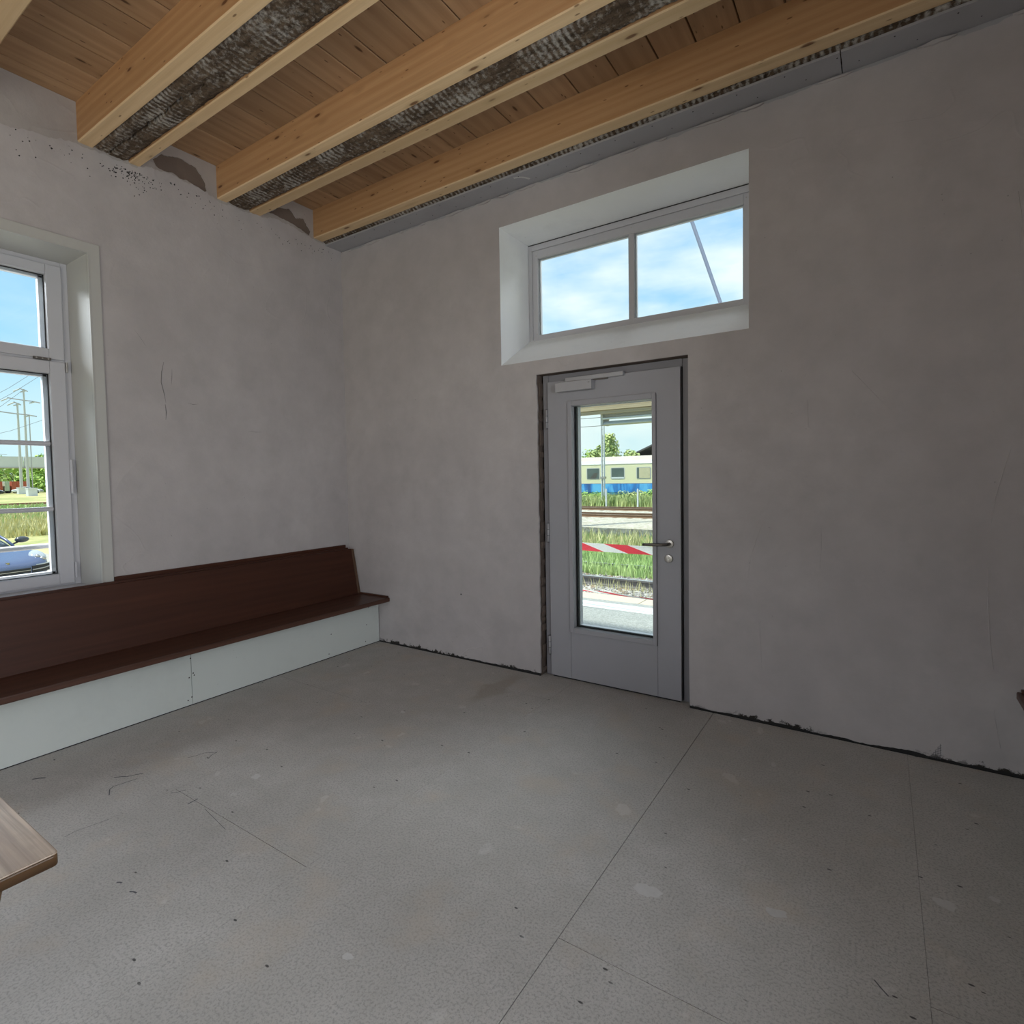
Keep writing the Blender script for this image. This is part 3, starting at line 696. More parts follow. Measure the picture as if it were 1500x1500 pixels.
# lever handle and lock rose
hd = MB(); hd.cyl((2.966, LY - .005, 1.002), 'y', .0265, .010, 28)
ho = P2(hd, 'handle_rose', 'steel2', dr, .002, True)
lv = MB(); pts = [(2.966, LY - .008, 1.002), (2.966, LY - .040, 1.002), (2.963, LY - .052, 1.002), (2.952, LY - .060, 1.001), (2.93, LY - .062, 1.0), (2.84, LY - .062, .997), (2.812, LY - .062, .996)]
lv.tube(pts, [.010, .0095, .0095, .0095, .0095, .0092, .0092], 16)
P2(lv, 'lever', 'steel', ho, 0, True)
lk = MB(); lk.cyl((2.960, LY - .005, .908), 'y', .0265, .010, 28); lo = P2(lk, 'lock_rose', 'steel2', dr, .002, True)
lk = MB(); lk.cyl((2.960, LY - .012, .913), 'y', .0088, .008, 16); lk.box(2.9555, 2.9645, LY - .0155, LY - .008, .892, .910); P2(lk, 'lock_cylinder', 'steel2', lo)
P2(MB().box(2.9588, 2.9612, LY - .0168, LY - .0158, .907, .919), 'keyhole', 'black', lo)

# ------------------------------------------------------------------ benches along both side walls
def bench(sgn, label):
    X = (lambda a: a) if sgn > 0 else (lambda a: W - a)
    yE = -4.95
    r = thing('wall_bench', label, 'bench', (X(.30), -2.5, 0), None)
    P = lambda mb, n, m_, par=None, bv=0: build(mb, n, M[m_], par or r, bevel=bv)
    def bx(a0, a1, *q): return MB().box(X(a0), X(a1), *q)
    P(bx(.125, .516, yE, -.004, .371, .407), 'seat', 'seat', bv=.006)
    # backrest: board leaning back from the seat
    def lean(x0b, x1b, x0t, x1t, ya, yb, zb, zt): return MB().prism([(X(x0b), zb), (X(x1b), zb), (X(x1t), zt), (X(x0t), zt)], 'y', ya, yb)
    bk = P(lean(.128, .152, .052, .076, yE, -.040, .4072, .812), 'backrest', 'bench', bv=.003)
    P(lean(.046, .060, .040, .054, yE, -.060, .800, .824), 'back_batten', 'bench', bk)
    P(lean(.118, .146, .040, .066, -.036, -.006, .4072, .806), 'end_post', 'bench_light', bv=.003)
    # board against the wall above the backrest, from the window to the corner
    P(bx(.0005, .020, WY1 + .064, -.055, .800, .846), 'wall_board', 'bench', bv=.002)
    P(bx(.146, .500, -.024, -.004, .4072, .420), 'end_lip', 'seat', bv=.002)
    for a, b in ((yE, -3.13), (-3.127, -1.6165), (-1.6135, -.008)):
        P(bx(.362, .374, a, b, .006, .3705), 'kick_panel', 'kick')
    P(bx(.366, .372, yE, -.01, 0.0, .0055), 'bottom_gap', 'black')
    h = MB()
    for (yy, zz) in ((-1.608, .340), (-1.588, .338), (-1.618, .307), (-1.604, .206), (-1.630, .184), (-1.598, .191), (-1.618, .054), (-1.642, .039), (-.121, .326), (-.149, .182), (-.165, .04), (-.496, .331), (-.521, .191), (-.547, .036), (-3.11, .3), (-3.14, .2)):
        h.add([(X(.3745), yy + .0045 * math.cos(q), zz + .0045 * math.sin(q)) for q in [i * math.pi / 4 for i in range(8)]], [tuple(range(8))])
    o = P(h, 'screw_hole', 'hole'); o['kind'] = 'stuff'
    for yy in (-.3, -1.6, -3.1, -4.6): P(bx(.02, .36, yy - .03, yy + .03, 0, .3705), 'support', 'bench')
    return r
bench(1, 'long dark brown wooden bench with a backrest under the left window, above white panels')
bench(-1, 'dark brown wooden bench whose end shows at the right edge, beside the door wall')

# ------------------------------------------------------------------ table at the lower left
tb = thing('wooden_table', 'worn oak table corner at the lower left edge, dark brown rim', 'table', (2.1, -3.45, 0))
tz = .75; th = .026
def rr_(x0, x1, y0, y1, r, n=6):
    pts = []
    for cx, cy, s0 in ((x1 - r, y1 - r, 0), (x0 + r, y1 - r, 90), (x0 + r, y0 + r, 180), (x1 - r, y0 + r, 270)):
        for i in range(n + 1):
            q = math.radians(s0 + 90 * i / n); pts.append((cx + r * math.cos(q), cy + r * math.sin(q)))
    return pts
TXA, TXB, TYA, TYB = 1.45, 2.782, -3.80, -3.036
tt = build(MB().prism(rr_(TXA, TXB, TYA, TYB, .009), 'z', tz - .004, tz), 'table_top', M['table'], tb, bevel=.0035)
build(MB().prism(rr_(TXA, TXB, TYA, TYB, .009), 'z', tz - th, tz - .0042), 'top_edge', M['table_edge'], tb, bevel=.003)
build(MB().box(TXA + .10, TXB - .10, TYA + .07, TYA + .092, tz - th - .09, tz - th - .0005), 'apron', M['table_edge'], tb)
build(MB().box(TXA + .16, TXB - .22, TYB - .108, TYB - .084, tz - th - .09, tz - th - .0005), 'apron', M['table_edge'], tb)
for sx in (0, 1):
    for sy in (0, 1):
        cx = TXA + .12 if sx == 0 else TXB - .066; cy = TYA + .07 if sy == 0 else TYB - .091
        ix = cx + (.40 if sx == 0 else -.42); iy = cy
        l = MB(); a = .024; b = .018
        l.add([(cx - a, cy - a, tz - th), (cx + a, cy - a, tz - th), (cx + a, cy + a, tz - th), (cx - a, cy + a, tz - th), (ix - b, iy - b, 0), (ix + b, iy - b, 0), (ix + b, iy + b, 0), (ix - b, iy + b, 0)],
              [(0, 1, 2, 3), (4, 7, 6, 5), (0, 4, 5, 1), (1, 5, 6, 2), (2, 6, 7, 3), (3, 7, 4, 0)])
        build(l, 'leg', M['table_edge'], tb, bevel=.003)
#EXTERIOR
# ================================================================== OUTSIDE
GZ = -.85
def ext(x, y):
    # height of the terrain
    k = min(1, max(0, (-27 - x) / 100.0))
    z = GZ + .62 * k
    if y < 15 and x > -9: z += .33 * min(1, max(0, (15 - y) / 3.0)) * min(1, max(0, (x + 9) / 4.0)) * (1 if y > 3 else 0)
    return z
def ground_mat():
    mt, t, p = newmat('meadow_ground'); v = coords(t, rnd=False)
    a = nz(t, v, .12, 4, .6); b = nz(t, v, 1.2, 5, .7)
    c = ramp(t, math_(t, 'ADD', math_(t, 'MULTIPLY', a, .6), math_(t, 'MULTIPLY', b, .4)), [(.38, (.20, .27, .08)), (.5, (.42, .40, .17)), (.62, (.56, .50, .27))])
    t.links.new(c, p.inputs['Base Color']); p.inputs['Roughness'].default_value = .95
    bump(t, p, b, .8, .1); return mt
def speckle(name, c1, c2, c3, sc, rough=.9):
    mt, t, p = newmat(name); v = coords(t, rnd=False)
    vo = nd(t, 'ShaderNodeTexVoronoi', {'Vector': v, 'Scale': sc})
    c = ramp(t, nd(t, 'ShaderNodeSeparateColor', {0: vo.outputs['Color']}).outputs[0], [(.2, c1), (.5, c2), (.85, c3)])
    c = mix(t, ramp(t, nz(t, v, 1.1, 4), [(.4, g(0)), (.7, g(.3))]), c, c1)
    t.links.new(c, p.inputs['Base Color']); p.inputs['Roughness'].default_value = rough
    bump(t, p, vo.outputs['Distance'], .6, .02); return mt
M['ground'] = ground_mat()
M['ballast'] = speckle('track_ballast', (.10, .09, .08), (.28, .26, .24), (.48, .46, .43), 18)
M['rusty_ballast'] = speckle('brown_ballast', (.30, .19, .11), (.45, .31, .19), (.60, .47, .33), 6)
M['gravel'] = speckle('pale_gravel', (.38, .34, .27), (.47, .44, .37), (.56, .53, .46), 9)
M['asphalt'] = speckle('pale_asphalt', (.25, .26, .25), (.30, .31, .30), (.35, .36, .35), 60)
M['yard'] = speckle('yard_surface', (.38, .36, .31), (.43, .41, .36), (.48, .46, .40), 30)
M['kerb'] = plain('kerb_concrete', (.46, .40, .32), .85, var=.06, sc=4)
M['line'] = plain('road_paint_and_gap_light', (.62, .65, .66), .7)
M['rail'] = plain('rail_steel', (.14, .13, .13), .6, .4)
M['rail_rust'] = plain('rusty_rail', (.24, .14, .08), .8)
M['rail_top'] = plain('rail_head', (.60, .60, .60), .3, .8)
M['sleeper'] = plain('sleeper_wood', (.23, .17, .12), .9)
M['concrete'] = plain('grey_concrete', (.50, .50, .47), .9)
M['blue'] = None
M['stay'] = plain('blue_grey_steel', (.20, .23, .32), .6)
M['wire'] = plain('wire_grey', (.22, .25, .28), .9)
def leafmat(name, a, b):
    mt, t, p = newmat(name); v = coords(t, rnd=True)
    c = ramp(t, nz(t, v, 1.1, 3, .7), [(.3, a), (.7, b)])
    t.links.new(c, p.inputs['Base Color']); p.inputs['Roughness'].default_value = .7
    p.inputs['Specular IOR Level'].default_value = .2
    return mt
M['leaf'] = leafmat('fresh_foliage', (.24, .42, .08), (.52, .68, .20))
M['leaf2'] = leafmat('mixed_foliage', (.27, .38, .14), (.58, .62, .27))
M['grass'] = leafmat('green_grass', (.26, .44, .14), (.52, .64, .27))
M['dry'] = leafmat('dry_grass', (.50, .48, .20), (.76, .70, .40))
M['bark'] = plain('bark', (.20, .15, .11), .95)

# terrain
mb = MB(); gx = list(range(-330, 61, 6)); gy = list(range(-60, 331, 6))
gx = [-330, -260, -200, -160, -127, -100, -80, -60, -50, -40, -33, -27, -22, -16, -12, -9, -7, -5, 0, 6, 12, 20, 40, 60]
gy = [-60, -30, -10, 0, 3.45, 6, 9, 12, 13.5, 15, 20, 30, 40, 60, 100, 160, 240, 330]
vs = [(x, y, ext(x, y) - .02) for x in gx for y in gy]; ny = len(gy)
mb.add(vs, [(i * ny + j, (i + 1) * ny + j, (i + 1) * ny + j + 1, i * ny + j + 1) for i in range(len(gx) - 1) for j in range(ny - 1)])
struct(build(mb, 'ground', M['ground']))
# yard on the window side (asphalt), platform on the door side
struct(build(MB().box(-27, -.5, -30, 3.3, GZ - .1, GZ), 'yard', M['yard']))
pf = struct(build(MB().box(-3.2, 12, TH, 3.08, -.9, -.15), 'platform', M['asphalt']))
xq = -3.2
while xq < 12:
    build(MB().box(xq + .004, xq + 1.196, 3.085, 3.40, -.9, -.148), 'kerb_stone', M['kerb'], pf, bevel=.01); xq += 1.2
build(MB().box(-3.2, 12, 2.66, 2.93, -.15, -.1475), 'painted_line', M['line'], pf)
# ballast strip along the first track
struct(build(MB().prism([(3.41, GZ - .1), (3.41, -.50), (4.6, -.50), (7.4, -.50), (8.3, -.56), (8.3, GZ - .1)], 'x', -5, 14), 'ballast_bed', M['ballast']))
def railprof(y, z, h=.15): return [(y - .06, z), (y - .06, z + .018), (y - .012, z + .035), (y - .012, z + h - .045), (y - .036, z + h - .03), (y - .036, z + h), (y + .036, z + h), (y + .036, z + h - .03), (y + .012, z + h - .045), (y + .012, z + .035), (y + .06, z + .018), (y + .06, z)]
def track(y0, x0, x1, z, label, near='rail', sleepers=True, group=None, step=.65):
    r = thing('railway_track', label, 'railway track', ((x0 + x1) / 2, y0 + .72, z))
    for k in (0, 1.435):
        ra = build(MB().prism(railprof(y0 + k, z), 'x', x0, x1), 'rail', M[near], r)
        build(MB().box(x0, x1, y0 + k - .034, y0 + k + .034, z + .150, z + .153), 'rail_head', M['rail_top'], ra)
    if sleepers:
        sl = None; xx = x0 + .3; q = 0
        while xx < x1 - .3 and q < 290:
            if sl is None: sl = build(MB().box(-.12, .12, -1.2, 1.2, -.10, .0), 'sleeper', M['sleeper'], r, local=True); o = sl
            else: o = sl.copy(); COL.objects.link(o)
            o.parent = r; o.location = (xx - (x0 + x1) / 2, 0, .004); xx += step; q += 1
    return r
track(5.55, -5, 14, -.50, 'nearest railway track with dark rails, just beyond the platform edge')
struct(build(MB().box(-60, 30, 16.0, 19.5, GZ - .1, GZ + .28), 'middle_platform', M['gravel']))
struct(build(MB().box(-60, 30, 12.6, 15.7, GZ - .1, GZ + .01), 'gravel_path', M['gravel']))
struct(build(MB().box(-90, 30, 22.4, 33.0, GZ - .1, GZ + .03), 'far_ballast_bed', M['gravel']))
track(24.0, -51, 12, GZ + .03, 'brown rusty railway track in the middle distance', 'rail_rust', step=.8)
track(29.4, -51, 12, GZ + .03, 'brown rusty railway track nearest to the parked carriage', 'rail_rust', step=.8)
track(38.9, -51, 12, GZ - .02, 'railway track under the cream and blue carriage', 'rail_rust', step=.9)

# stones lying on the ballast (too many to count)
def stones(name, n, rx, ry, z, s0, s1, m_, parent=None):
    mb = MB(); base = [(1, 0, 0), (-1, 0, 0), (0, 1, 0), (0, -1, 0), (0, 0, 1), (0, 0, -.6)]
    fs = [(0, 2, 4), (2, 1, 4), (1, 3, 4), (3, 0, 4), (2, 0, 5), (1, 2, 5), (3, 1, 5), (0, 3, 5)]
    for _ in range(n):
        x, y = random.uniform(*rx), random.uniform(*ry); s = random.uniform(s0, s1); a = random.uniform(0, 6.3); c, d = math.cos(a), math.sin(a)
        sx, sy, sz = s * random.uniform(.7, 1.3), s * random.uniform(.7, 1.3), s * random.uniform(.5, .9)
        mb.add([(x + (p[0] * c * sx - p[1] * d * sy), y + (p[0] * d * sx + p[1] * c * sy), z + p[2] * sz) for p in base], fs)
    o = build(mb, name, M[m_], parent); return o
tag(stones('ballast_stones', 9000, (-3.6, 3.2), (3.5, 8.2), -.495, .016, .034, 'ballast'), 'grey broken stones around the nearest rail', 'ballast', kind='stuff')
def blades(name, n, pos, h0, h1, wd, m_, label, cat='grass', lean=.45):
    mb = MB(); vs = []; fs = []
    for _ in range(n):
        x, y, z = pos(); h = random.uniform(h0, h1); a = random.uniform(0, 6.3); l = random.uniform(.05, lean) * h; b = random.uniform(0, 6.3)
        dx, dy = math.cos(a) * wd / 2, math.sin(a) * wd / 2; k = len(vs)
        vs += [(x - dx, y - dy, z), (x + dx, y + dy, z), (x + dx * .7 + math.cos(b) * l * .45, y + dy * .7 + math.sin(b) * l * .45, z + h * .6), (x + math.cos(b) * l, y + math.sin(b) * l, z + h), (x - dx * .7 + math.cos(b) * l * .45, y - dy * .7 + math.sin(b) * l * .45, z + h * .6)]
        fs.append((k, k + 1, k + 2, k + 3, k + 4))
    mb.add(vs, fs); return tag(build(mb, name, M[m_]), label, cat, kind='stuff')
U = random.uniform
def hz(x, y): return ext(x, y) - .02
def pg():
    y = 6.45 + 5.6 * random.random() ** 1.25; x = U(-5.2, 2.4); return (x, y, -.50 if y < 8.3 else hz(x, y))
blades('grass_patch', 20000, pg, .12, .30, .022, 'grass', 'bright green grass strip seen through the door glass')
blades('weed_patch', 1500, lambda: (U(-4.6, 1.5), U(9.2, 11.6), -.54), .25, .55, .03, 'dry', 'yellowish tall weeds behind the grass strip, through the door glass', 'weeds')
blades('rail_grass', 500, lambda: (U(-3.5, 2.6), U(5.25, 5.45), -.5), .06, .20, .008, 'dry', 'dry blades growing along the nearest rail', 'grass')
blades('edge_grass', 250, lambda: (U(-3.5, 2.6), U(4.0, 5.2), -.5), .04, .14, .008, 'dry', 'sparse dry tufts between the platform kerb and the first rail', 'grass')
def pdry():
    x = -27.2 - 20 * random.random() ** 1.3; return (x, U(2.0, 16.5), hz(x, 5))
blades('dry_grass', 9000, pdry, .25, .6, .09, 'dry', 'pale dry meadow grass beyond the yard, through the left window', 'grass')
blades('meadow_grass', 6000, lambda: (lambda x: (x, U(3.0, 18.5), hz(x, 5)))(U(-60, -36)), .25, .5, .14, 'grass', 'greener meadow strip beyond the dry grass, through the left window', 'grass')

# ---- vegetation with crowns of leaves
def plant(name, loc, blobs, nleaf, ls, m_, label, cat, trunk=None, group=None):
    r = thing(name, label, cat, loc, group); mb = MB(); vs = []; fs = []
    tot = sum(b[3] ** 2 for b in blobs)
    for bx_, by_, bz_, br in blobs:
        for _ in range(int(nleaf * br * br / tot)):
            v = Vector((random.gauss(0, 1), random.gauss(0, 1), random.gauss(0, 1))).normalized()
            rr = br * (.55 + .5 * random.random() ** .5) * (1 + .25 * noise.noise(v * 2.5 + Vector((bx_, by_, bz_))))
            c = Vector((bx_, by_, bz_)) + Vector((v.x, v.y, v.z * .95)) * rr
            n_ = (v + Vector((U(-1, 1), U(-1, 1), U(-.3, 1.2))) * .8).normalized(); a = n_.orthogonal().normalized(); a.rotate(Matrix.Rotation(U(0, 6.3), 3, n_)); b = n_.cross(a); s = ls * U(.6, 1.3)
            k = len(vs); vs += [c - a * s * .5, c + b * s * .28, c + a * s * .5, c - b * s * .28]; fs.append((k, k + 1, k + 2, k + 3))
    mb.add(vs, fs); build(mb, 'foliage', M[m_], r, local=True)
    if trunk:
        t = MB().tube([(0, 0, -.3), (.05, 0, trunk * .5), (0, .05, trunk)], [trunk * .05, trunk * .04, trunk * .022], 8)
        for b in blobs[:5]: t.tube([(0, 0, trunk * .55), (b[0] * .8, b[1] * .8, b[2] * .9)], [trunk * .025, trunk * .008], 5)
        build(t, 'trunk', M['bark'], r, local=True)
    return r
def crown(h, rx, n, br, z0=.35):
    return [(U(-1, 1) * rx * (1 - .45 * q), U(-1, 1) * rx * .7, h * (z0 + (1 - z0) * q) - br * .4, br * U(.7, 1.15)) for q in [(i + .5) / n for i in range(n)]]
T = [(-27.2, 52, 6.4, 2.2, 'leaf', 'bright green round tree behind the carriage, at the left edge of the door glass'),
     (-24.6, 55, 5.2, 1.8, 'leaf', 'low bright green tree behind the carriage, left of the white mast'),
     (-22.6, 58, 5.6, 1.7, 'leaf2', 'olive tree just behind the white mast'),
     (-21.0, 54, 6.9, 1.3, 'leaf2', 'tallest pointed tree behind the carriage, right of the white mast'),
     (-22.4, 53.5, 5.5, 1.0, 'leaf2', 'small tree filling the gap between mast and tallest tree'),
     (-19.2, 56, 5.0, 1.3, 'leaf2', 'low tree sloping down to the right of the tallest tree')]
for i, (x, y, h, rx, m_, lb) in enumerate(T):
    bl = crown(h, rx, 9, rx * .62, .2)
    if i == 3: bl = [(U(-.3, .3), U(-.3, .3), h * .93, .45), (U(-.3, .3), 0, h * .8, .75)] + bl
    plant('leafy_tree', (x, y, GZ), bl, 2200, .34, m_, lb, 'tree', h * .6)
for x, rx, m_, lb in ((-13.9, .9, 'leaf', 'green bush in front of the blue band, left of the white mast'), (-10.6, 1.3, 'leaf2', 'low bush in front of the blue band, between the two right stakes'), (-8.9, 1.0, 'leaf', 'green bush at the right edge of the door glass, before the carriage')):
    plant('bush', (x, 34.6, GZ), [(U(-rx, rx), U(-.3, .3), U(.25, .75), .5) for _ in range(8)], 1500, .16, m_, lb, 'bush')
blades('trackside_weeds', 7000, lambda: (U(-18, -6), U(32.9, 36.2), GZ), .3, .95, .10, 'leaf2', 'green and dry weeds along the foot of the parked carriage', 'weeds')
# three stakes in front of the carriage
for i, (x, lb) in enumerate(((-14.32, 'leftmost white stake in the weeds before the carriage'), (-11.96, 'white stake in the weeds right of the white mast'), (-9.65, 'rightmost white stake in the weeds before the carriage'))):
    o = build(MB().box(x - .045, x + .045, 32.6, 32.69, GZ, .40).prism([(x - .045, .40), (x + .045, .40), (x, .47)], 'y', 32.6, 32.69), 'stake', M['line'], None); tag(o, lb, 'stake')
# white catenary mast before the carriage
ms = thing('catenary_mast', 'pale steel mast standing before the carriage, seen through the door glass', 'mast', (-12.78, 34, GZ))
mb = MB()
for k in (-.11, .07): mb.box(-12.78 + k, -12.78 + k + .045, 33.9, 34.1, GZ + .4, 8.0)
build(mb, 'flange', M['line'], ms)
mb = MB(); zz = GZ + .6
while zz < 7.9: mb.box(-12.85, -12.71, 33.98, 34.02, zz, zz + .05); zz += .45
build(mb, 'lacing', M['concrete'], ms); build(MB().box(-13.1, -12.45, 33.7, 34.3, GZ - .05, GZ + .42), 'footing', M['concrete'], ms, bevel=.04)
build(MB().box(-12.95, -12.6, 33.85, 34.15, 1.15, 1.3), 'clamp', M['steel2'], ms)
for z, lb in ((5.16, 'upper overhead wire left of the lamp, through the door glass'), (4.62, 'lower overhead wire left of the lamp, through the door glass')):
    tag(build(MB().tube([(-40, 30, z + .15), (-20, 30, z), (-11, 30, z), (12, 30, z + .1)], .018, 5), 'overhead_wire', M['steel']), lb, 'wire')

# ---- parked railway carriage
def coach():
    x0, x1, y = -31.0, 16.0, 38.0
    r = thing('railway_carriage', 'parked cream passenger carriage with a blue lower band and grey roof', 'railway carriage', ((x0 + x1) / 2, y + 1.4, GZ))
    cream = plain('cream_paint', (.74, .70, .46), .5, var=.04, sc=1)
    mt, t, p = newmat('blue_paint_panels'); v = coords(t, (1, 1, .25), False)
    c = ramp(t, nz(t, v, 1.3, 4, .6, .4), [(.38, (.03, .10, .30)), (.5, (.04, .25, .66)), (.60, (.13, .46, .80))]); t.links.new(c, p.inputs['Base Color']); p.inputs['Roughness'].default_value = .5
    roof = plain('carriage_roof_paint', (.50, .44, .38), .8, var=.15, sc=.7); band = plain('roof_edge_silver', (.58, .58, .55), .5, var=.1, sc=1)
    dk = plain('carriage_window_glass', (.10, .13, .12), .15, var=.5, sc=1.2); cur = plain('cream_blind', (.55, .50, .33), .6, var=.2)
    wd = 2.8
    build(MB().box(x0, x1, y, y + wd, .735, 2.25), 'body', cream, r)
    build(MB().prism([(y + .02, .735), (y - .012, .70), (y - .012, .05), (y + .10, -.16), (y + wd - .1, -.16), (y + wd, .735)], 'x', x0, x1), 'lower_band', mt, r)
    build(MB().box(x0, x1, y - .02, y, .72, .765), 'trim_strip', M['concrete'], r)
    build(MB().prism([(y, 2.25), (y - .03, 2.27), (y + .10, 2.55), (y + wd - .1, 2.55), (y + wd, 2.25)], 'x', x0, x1), 'roof_edge', band, r)
    build(MB().prism([(y + .10, 2.55), (y + .5, 2.80), (y + 1.4, 2.92), (y + 2.3, 2.80), (y + wd - .1, 2.55)], 'x', x0 + .05, x1 - .05), 'roof', roof, r)
    k = 0; xc = -15.46 - 2.13 * 6
    while xc < x1 - 1:
        if abs(xc + 15.46 + 2.13) < .1: xc += 0
        hw = .60
        fr = MB().prism([(xc + sx * hw * (1 if abs(q) < 1 else .9) , 1.54 + sz) for sx, sz, q in ((-1, -.36, 0), (-1, .36, 0), (-.88, .47, 0), (.88, .47, 0), (1, .36, 0), (1, -.36, 0), (.88, -.47, 0), (-.88, -.47, 0))], 'y', y - .015, y + .02)
        f_ = build(fr, 'window_frame', M['concrete'], r)
        build(MB().box(xc - hw * .88, xc + hw * .88, y - .022, y - .016, 1.12, 1.95), 'pane', dk, f_)
        if k % 3 == 2:
            build(MB().box(xc - hw * .60, xc + hw * .85, y - .028, y - .023, 1.14, 1.94), 'blind', cur, f_)
        elif k % 3 == 1: build(MB().box(xc - hw * .88, xc + hw * .88, y - .028, y - .023, 1.12, 1.24), 'curtain_edge', M['line'], f_)
        else: build(MB().prism([(xc - .3, 1.13), (xc + .2, 1.13), (xc + .45, 1.6), (xc + .1, 1.6)], 'y', y - .028, y - .023), 'seat_shape', M['steel'], f_)
        xc += 2.13 if abs(xc + 15.46 + 2.13) > .1 else 2.13; k += 1
    build(MB().box(-17.05, -17.0, y - .01, y + .01, -.1, 2.2), 'door_edge', M['steel2'], r)
    for bx_ in (x0 + 3.2, x1 - 3.2):
        bg_ = MB().box(bx_ - 1.6, bx_ + 1.6, y + .3, y + 2.5, -.62, -.3)
        b_ = build(bg_, 'bogie', M['steel'], r)
        for wx in (-1.2, 1.2):
            for wy in (.75, 2.15): build(MB().cyl((bx_ + wx, y + wy, -.36), 'y', .46, .13, 20), 'wheel', M['rail'], b_)
    return r
coach()
# dark roofed shed behind
sh = thing('station_shed', 'dark gabled roof rising behind the carriage at the right of the door glass', 'shed', (-15.5, 60, GZ))
build(MB().box(-20.0, -11, 58, 64, GZ, 3.4), 'wall', M['concrete'], sh)
build(MB().prism([(-20.6, 3.45), (-15.5, 5.6), (-10.4, 3.45), (-10.4, 3.3), (-15.5, 5.4), (-20.6, 3.3)], 'y', 57.6, 64.4), 'roof', plain('slate_roof', (.10, .095, .11), .8), sh)

# ---- canopy over the middle of the tracks, with a tube lamp
cp = thing('platform_canopy', 'weathered timber edge of a platform canopy across the top of the door glass', 'canopy', (-1.5, 12.6, 0))
mw = wood('weathered_fascia', 'x', (.34, .27, .17), (.50, .41, .28), kn=.5, rough=.9)
for za, zb, dy in ((3.36, 3.47, .06), (3.47, 3.60, .03), (3.25, 3.36, .02)):
    build(MB().box(-10, 5.2, 12.0 - dy, 12.05, za + .004, zb - .004), 'fascia_board', mw, cp)
build(MB().box(-10, 5.2, 11.96, 14.4, 3.62, 3.70), 'roof_sheet', M['concrete'], cp)
build(MB().box(-10, 5.2, 12.06, 14.4, 3.53, 3.60), 'soffit', plain('soffit_boards', (.50, .48, .44), .8), cp)
mb = MB()
for k in range(76): mb.box(-10 + k * .2 + .01, -10 + k * .2 + .13, 11.93, 11.96, 3.605, 3.64)
o = build(mb, 'gap_light_dashes', M['line'], cp); o['kind'] = 'stuff'  # white dashes stand for light showing through the gap under the roof
for x in (-9.2, 4.8): build(MB().box(x - .09, x + .09, 13.2, 13.38, GZ, 3.53), 'post', M['concrete'], cp)
lm = thing('tube_lamp', 'grey tube lamp fixture hanging below the canopy, behind the door glass', 'lamp', (-1.2, 12.3, 3.2))
build(MB().box(-2.98, 1.0, 12.28, 12.50, 3.19, 3.30), 'housing', M['concrete'], lm)
build(MB().prism([(12.16, 2.98), (12.26, 3.06), (12.5, 3.06), (12.6, 2.98), (12.6, 2.95), (12.16, 2.95)], 'x', -2.98, 1.0), 'reflector', M['concrete'], lm)
build(MB().box(-3.0, -2.93, 12.14, 12.62, 2.94, 3.32), 'end_cap', M['concrete'], lm)
build(MB().tube([(-2.93, 12.16, 3.13), (1.0, 12.16, 3.13)], .032, 10), 'tube', M['line'], lm)
mb = MB(); [mb.box(x, x + .05, 12.3, 12.4, 3.30, 3.53) for x in (-2.5, -.5)]; o = build(mb, 'hanger', M['steel'], lm); o['kind'] = 'stuff'
# tall mast left of the transom view with a steel stay down to the canopy
stm = thing('stayed_mast', 'slanted grey steel stay crossing the right pane above the door', 'stay', (-5.9, 14.8, GZ))
P0 = Vector((-1.026, 14.8, 9.534)); P1 = Vector((-.155, 14.8, 6.802)); dd = (P1 - P0) / (P1.z - P0.z)
bot = P1 + dd * (2.4 - P1.z); tp = P0 + dd * (27.5 - P0.z)
build(MB().tube([bot, tp], .056, 8), 'stay_rod', M['stay'], stm)
build(MB().tube([(tp.x, 14.8, GZ), (tp.x, 14.8, tp.z + .5)], [.20, .10], 12), 'mast_pole', M['concrete'], stm)

# ---- barrier tape across the platform
def tape(pts, w0, label, twist=0.0, period=.26):
    r = thing('barrier_tape', label, 'tape', pts[len(pts) // 2])
    mats = [plain('tape_white', (.82, .84, .84), .4), plain('tape_red', (.78, .06, .09), .4)]
    P_ = [Vector(p) for p in pts]
    # resample
    seg = []; 
    for a, b in zip(P_, P_[1:]):
        n = max(1, int((b - a).length / .03))
        for i in range(n): seg.append(a.lerp(b, i / n))
    seg.append(P_[-1]); mb = MB(); s = 0
    rows = []; L_ = [0]
    for a, b in zip(seg, seg[1:]): L_.append(L_[-1] + (b - a).length)
    def pt(l, v):
        l = max(0, min(L_[-1], l)); i = min(len(seg) - 2, int(l / L_[-1] * (len(seg) - 1)))
        while i > 0 and L_[i] > l: i -= 1
        while i < len(seg) - 2 and L_[i + 1] < l: i += 1
        c = seg[i].lerp(seg[i + 1], (l - L_[i]) / max(1e-6, L_[i + 1] - L_[i]))
        an = twist * math.sin(l * 2.1)
        return c + Vector((0, math.sin(an), math.cos(an))) * (v - .5) * w0
    l = -.4; k = 0; sl = .30
    while l < L_[-1] + .4:
        for v0 in range(4):
            va, vb = v0 / 4, (v0 + 1) / 4
            mb.add([pt(l + (1 - va) * sl, va), pt(l + period / 2 + (1 - va) * sl, va), pt(l + period / 2 + (1 - vb) * sl, vb), pt(l + (1 - vb) * sl, vb)], [(0, 1, 2, 3)], k % 2)
        l += period / 2; k += 1
    build(mb, 'tape_band', mats, r); return r
tape([(-3.1, 2.75, .60), (-1, 2.62, .50), (.9, 2.5, .602), (2.0, 2.45, .606), (6.0, 2.4, .65)], .095, 'red and white striped barrier tape crossing the door glass, handle height', .06, .58)
tape([(-3.1, 2.78, .22), (-1, 2.66, .11), (.95, 2.56, .075), (2.0, 2.5, .06), (6.0, 2.45, .2)], .022, 'thin twisted lower barrier tape near the rail', .5, .5)
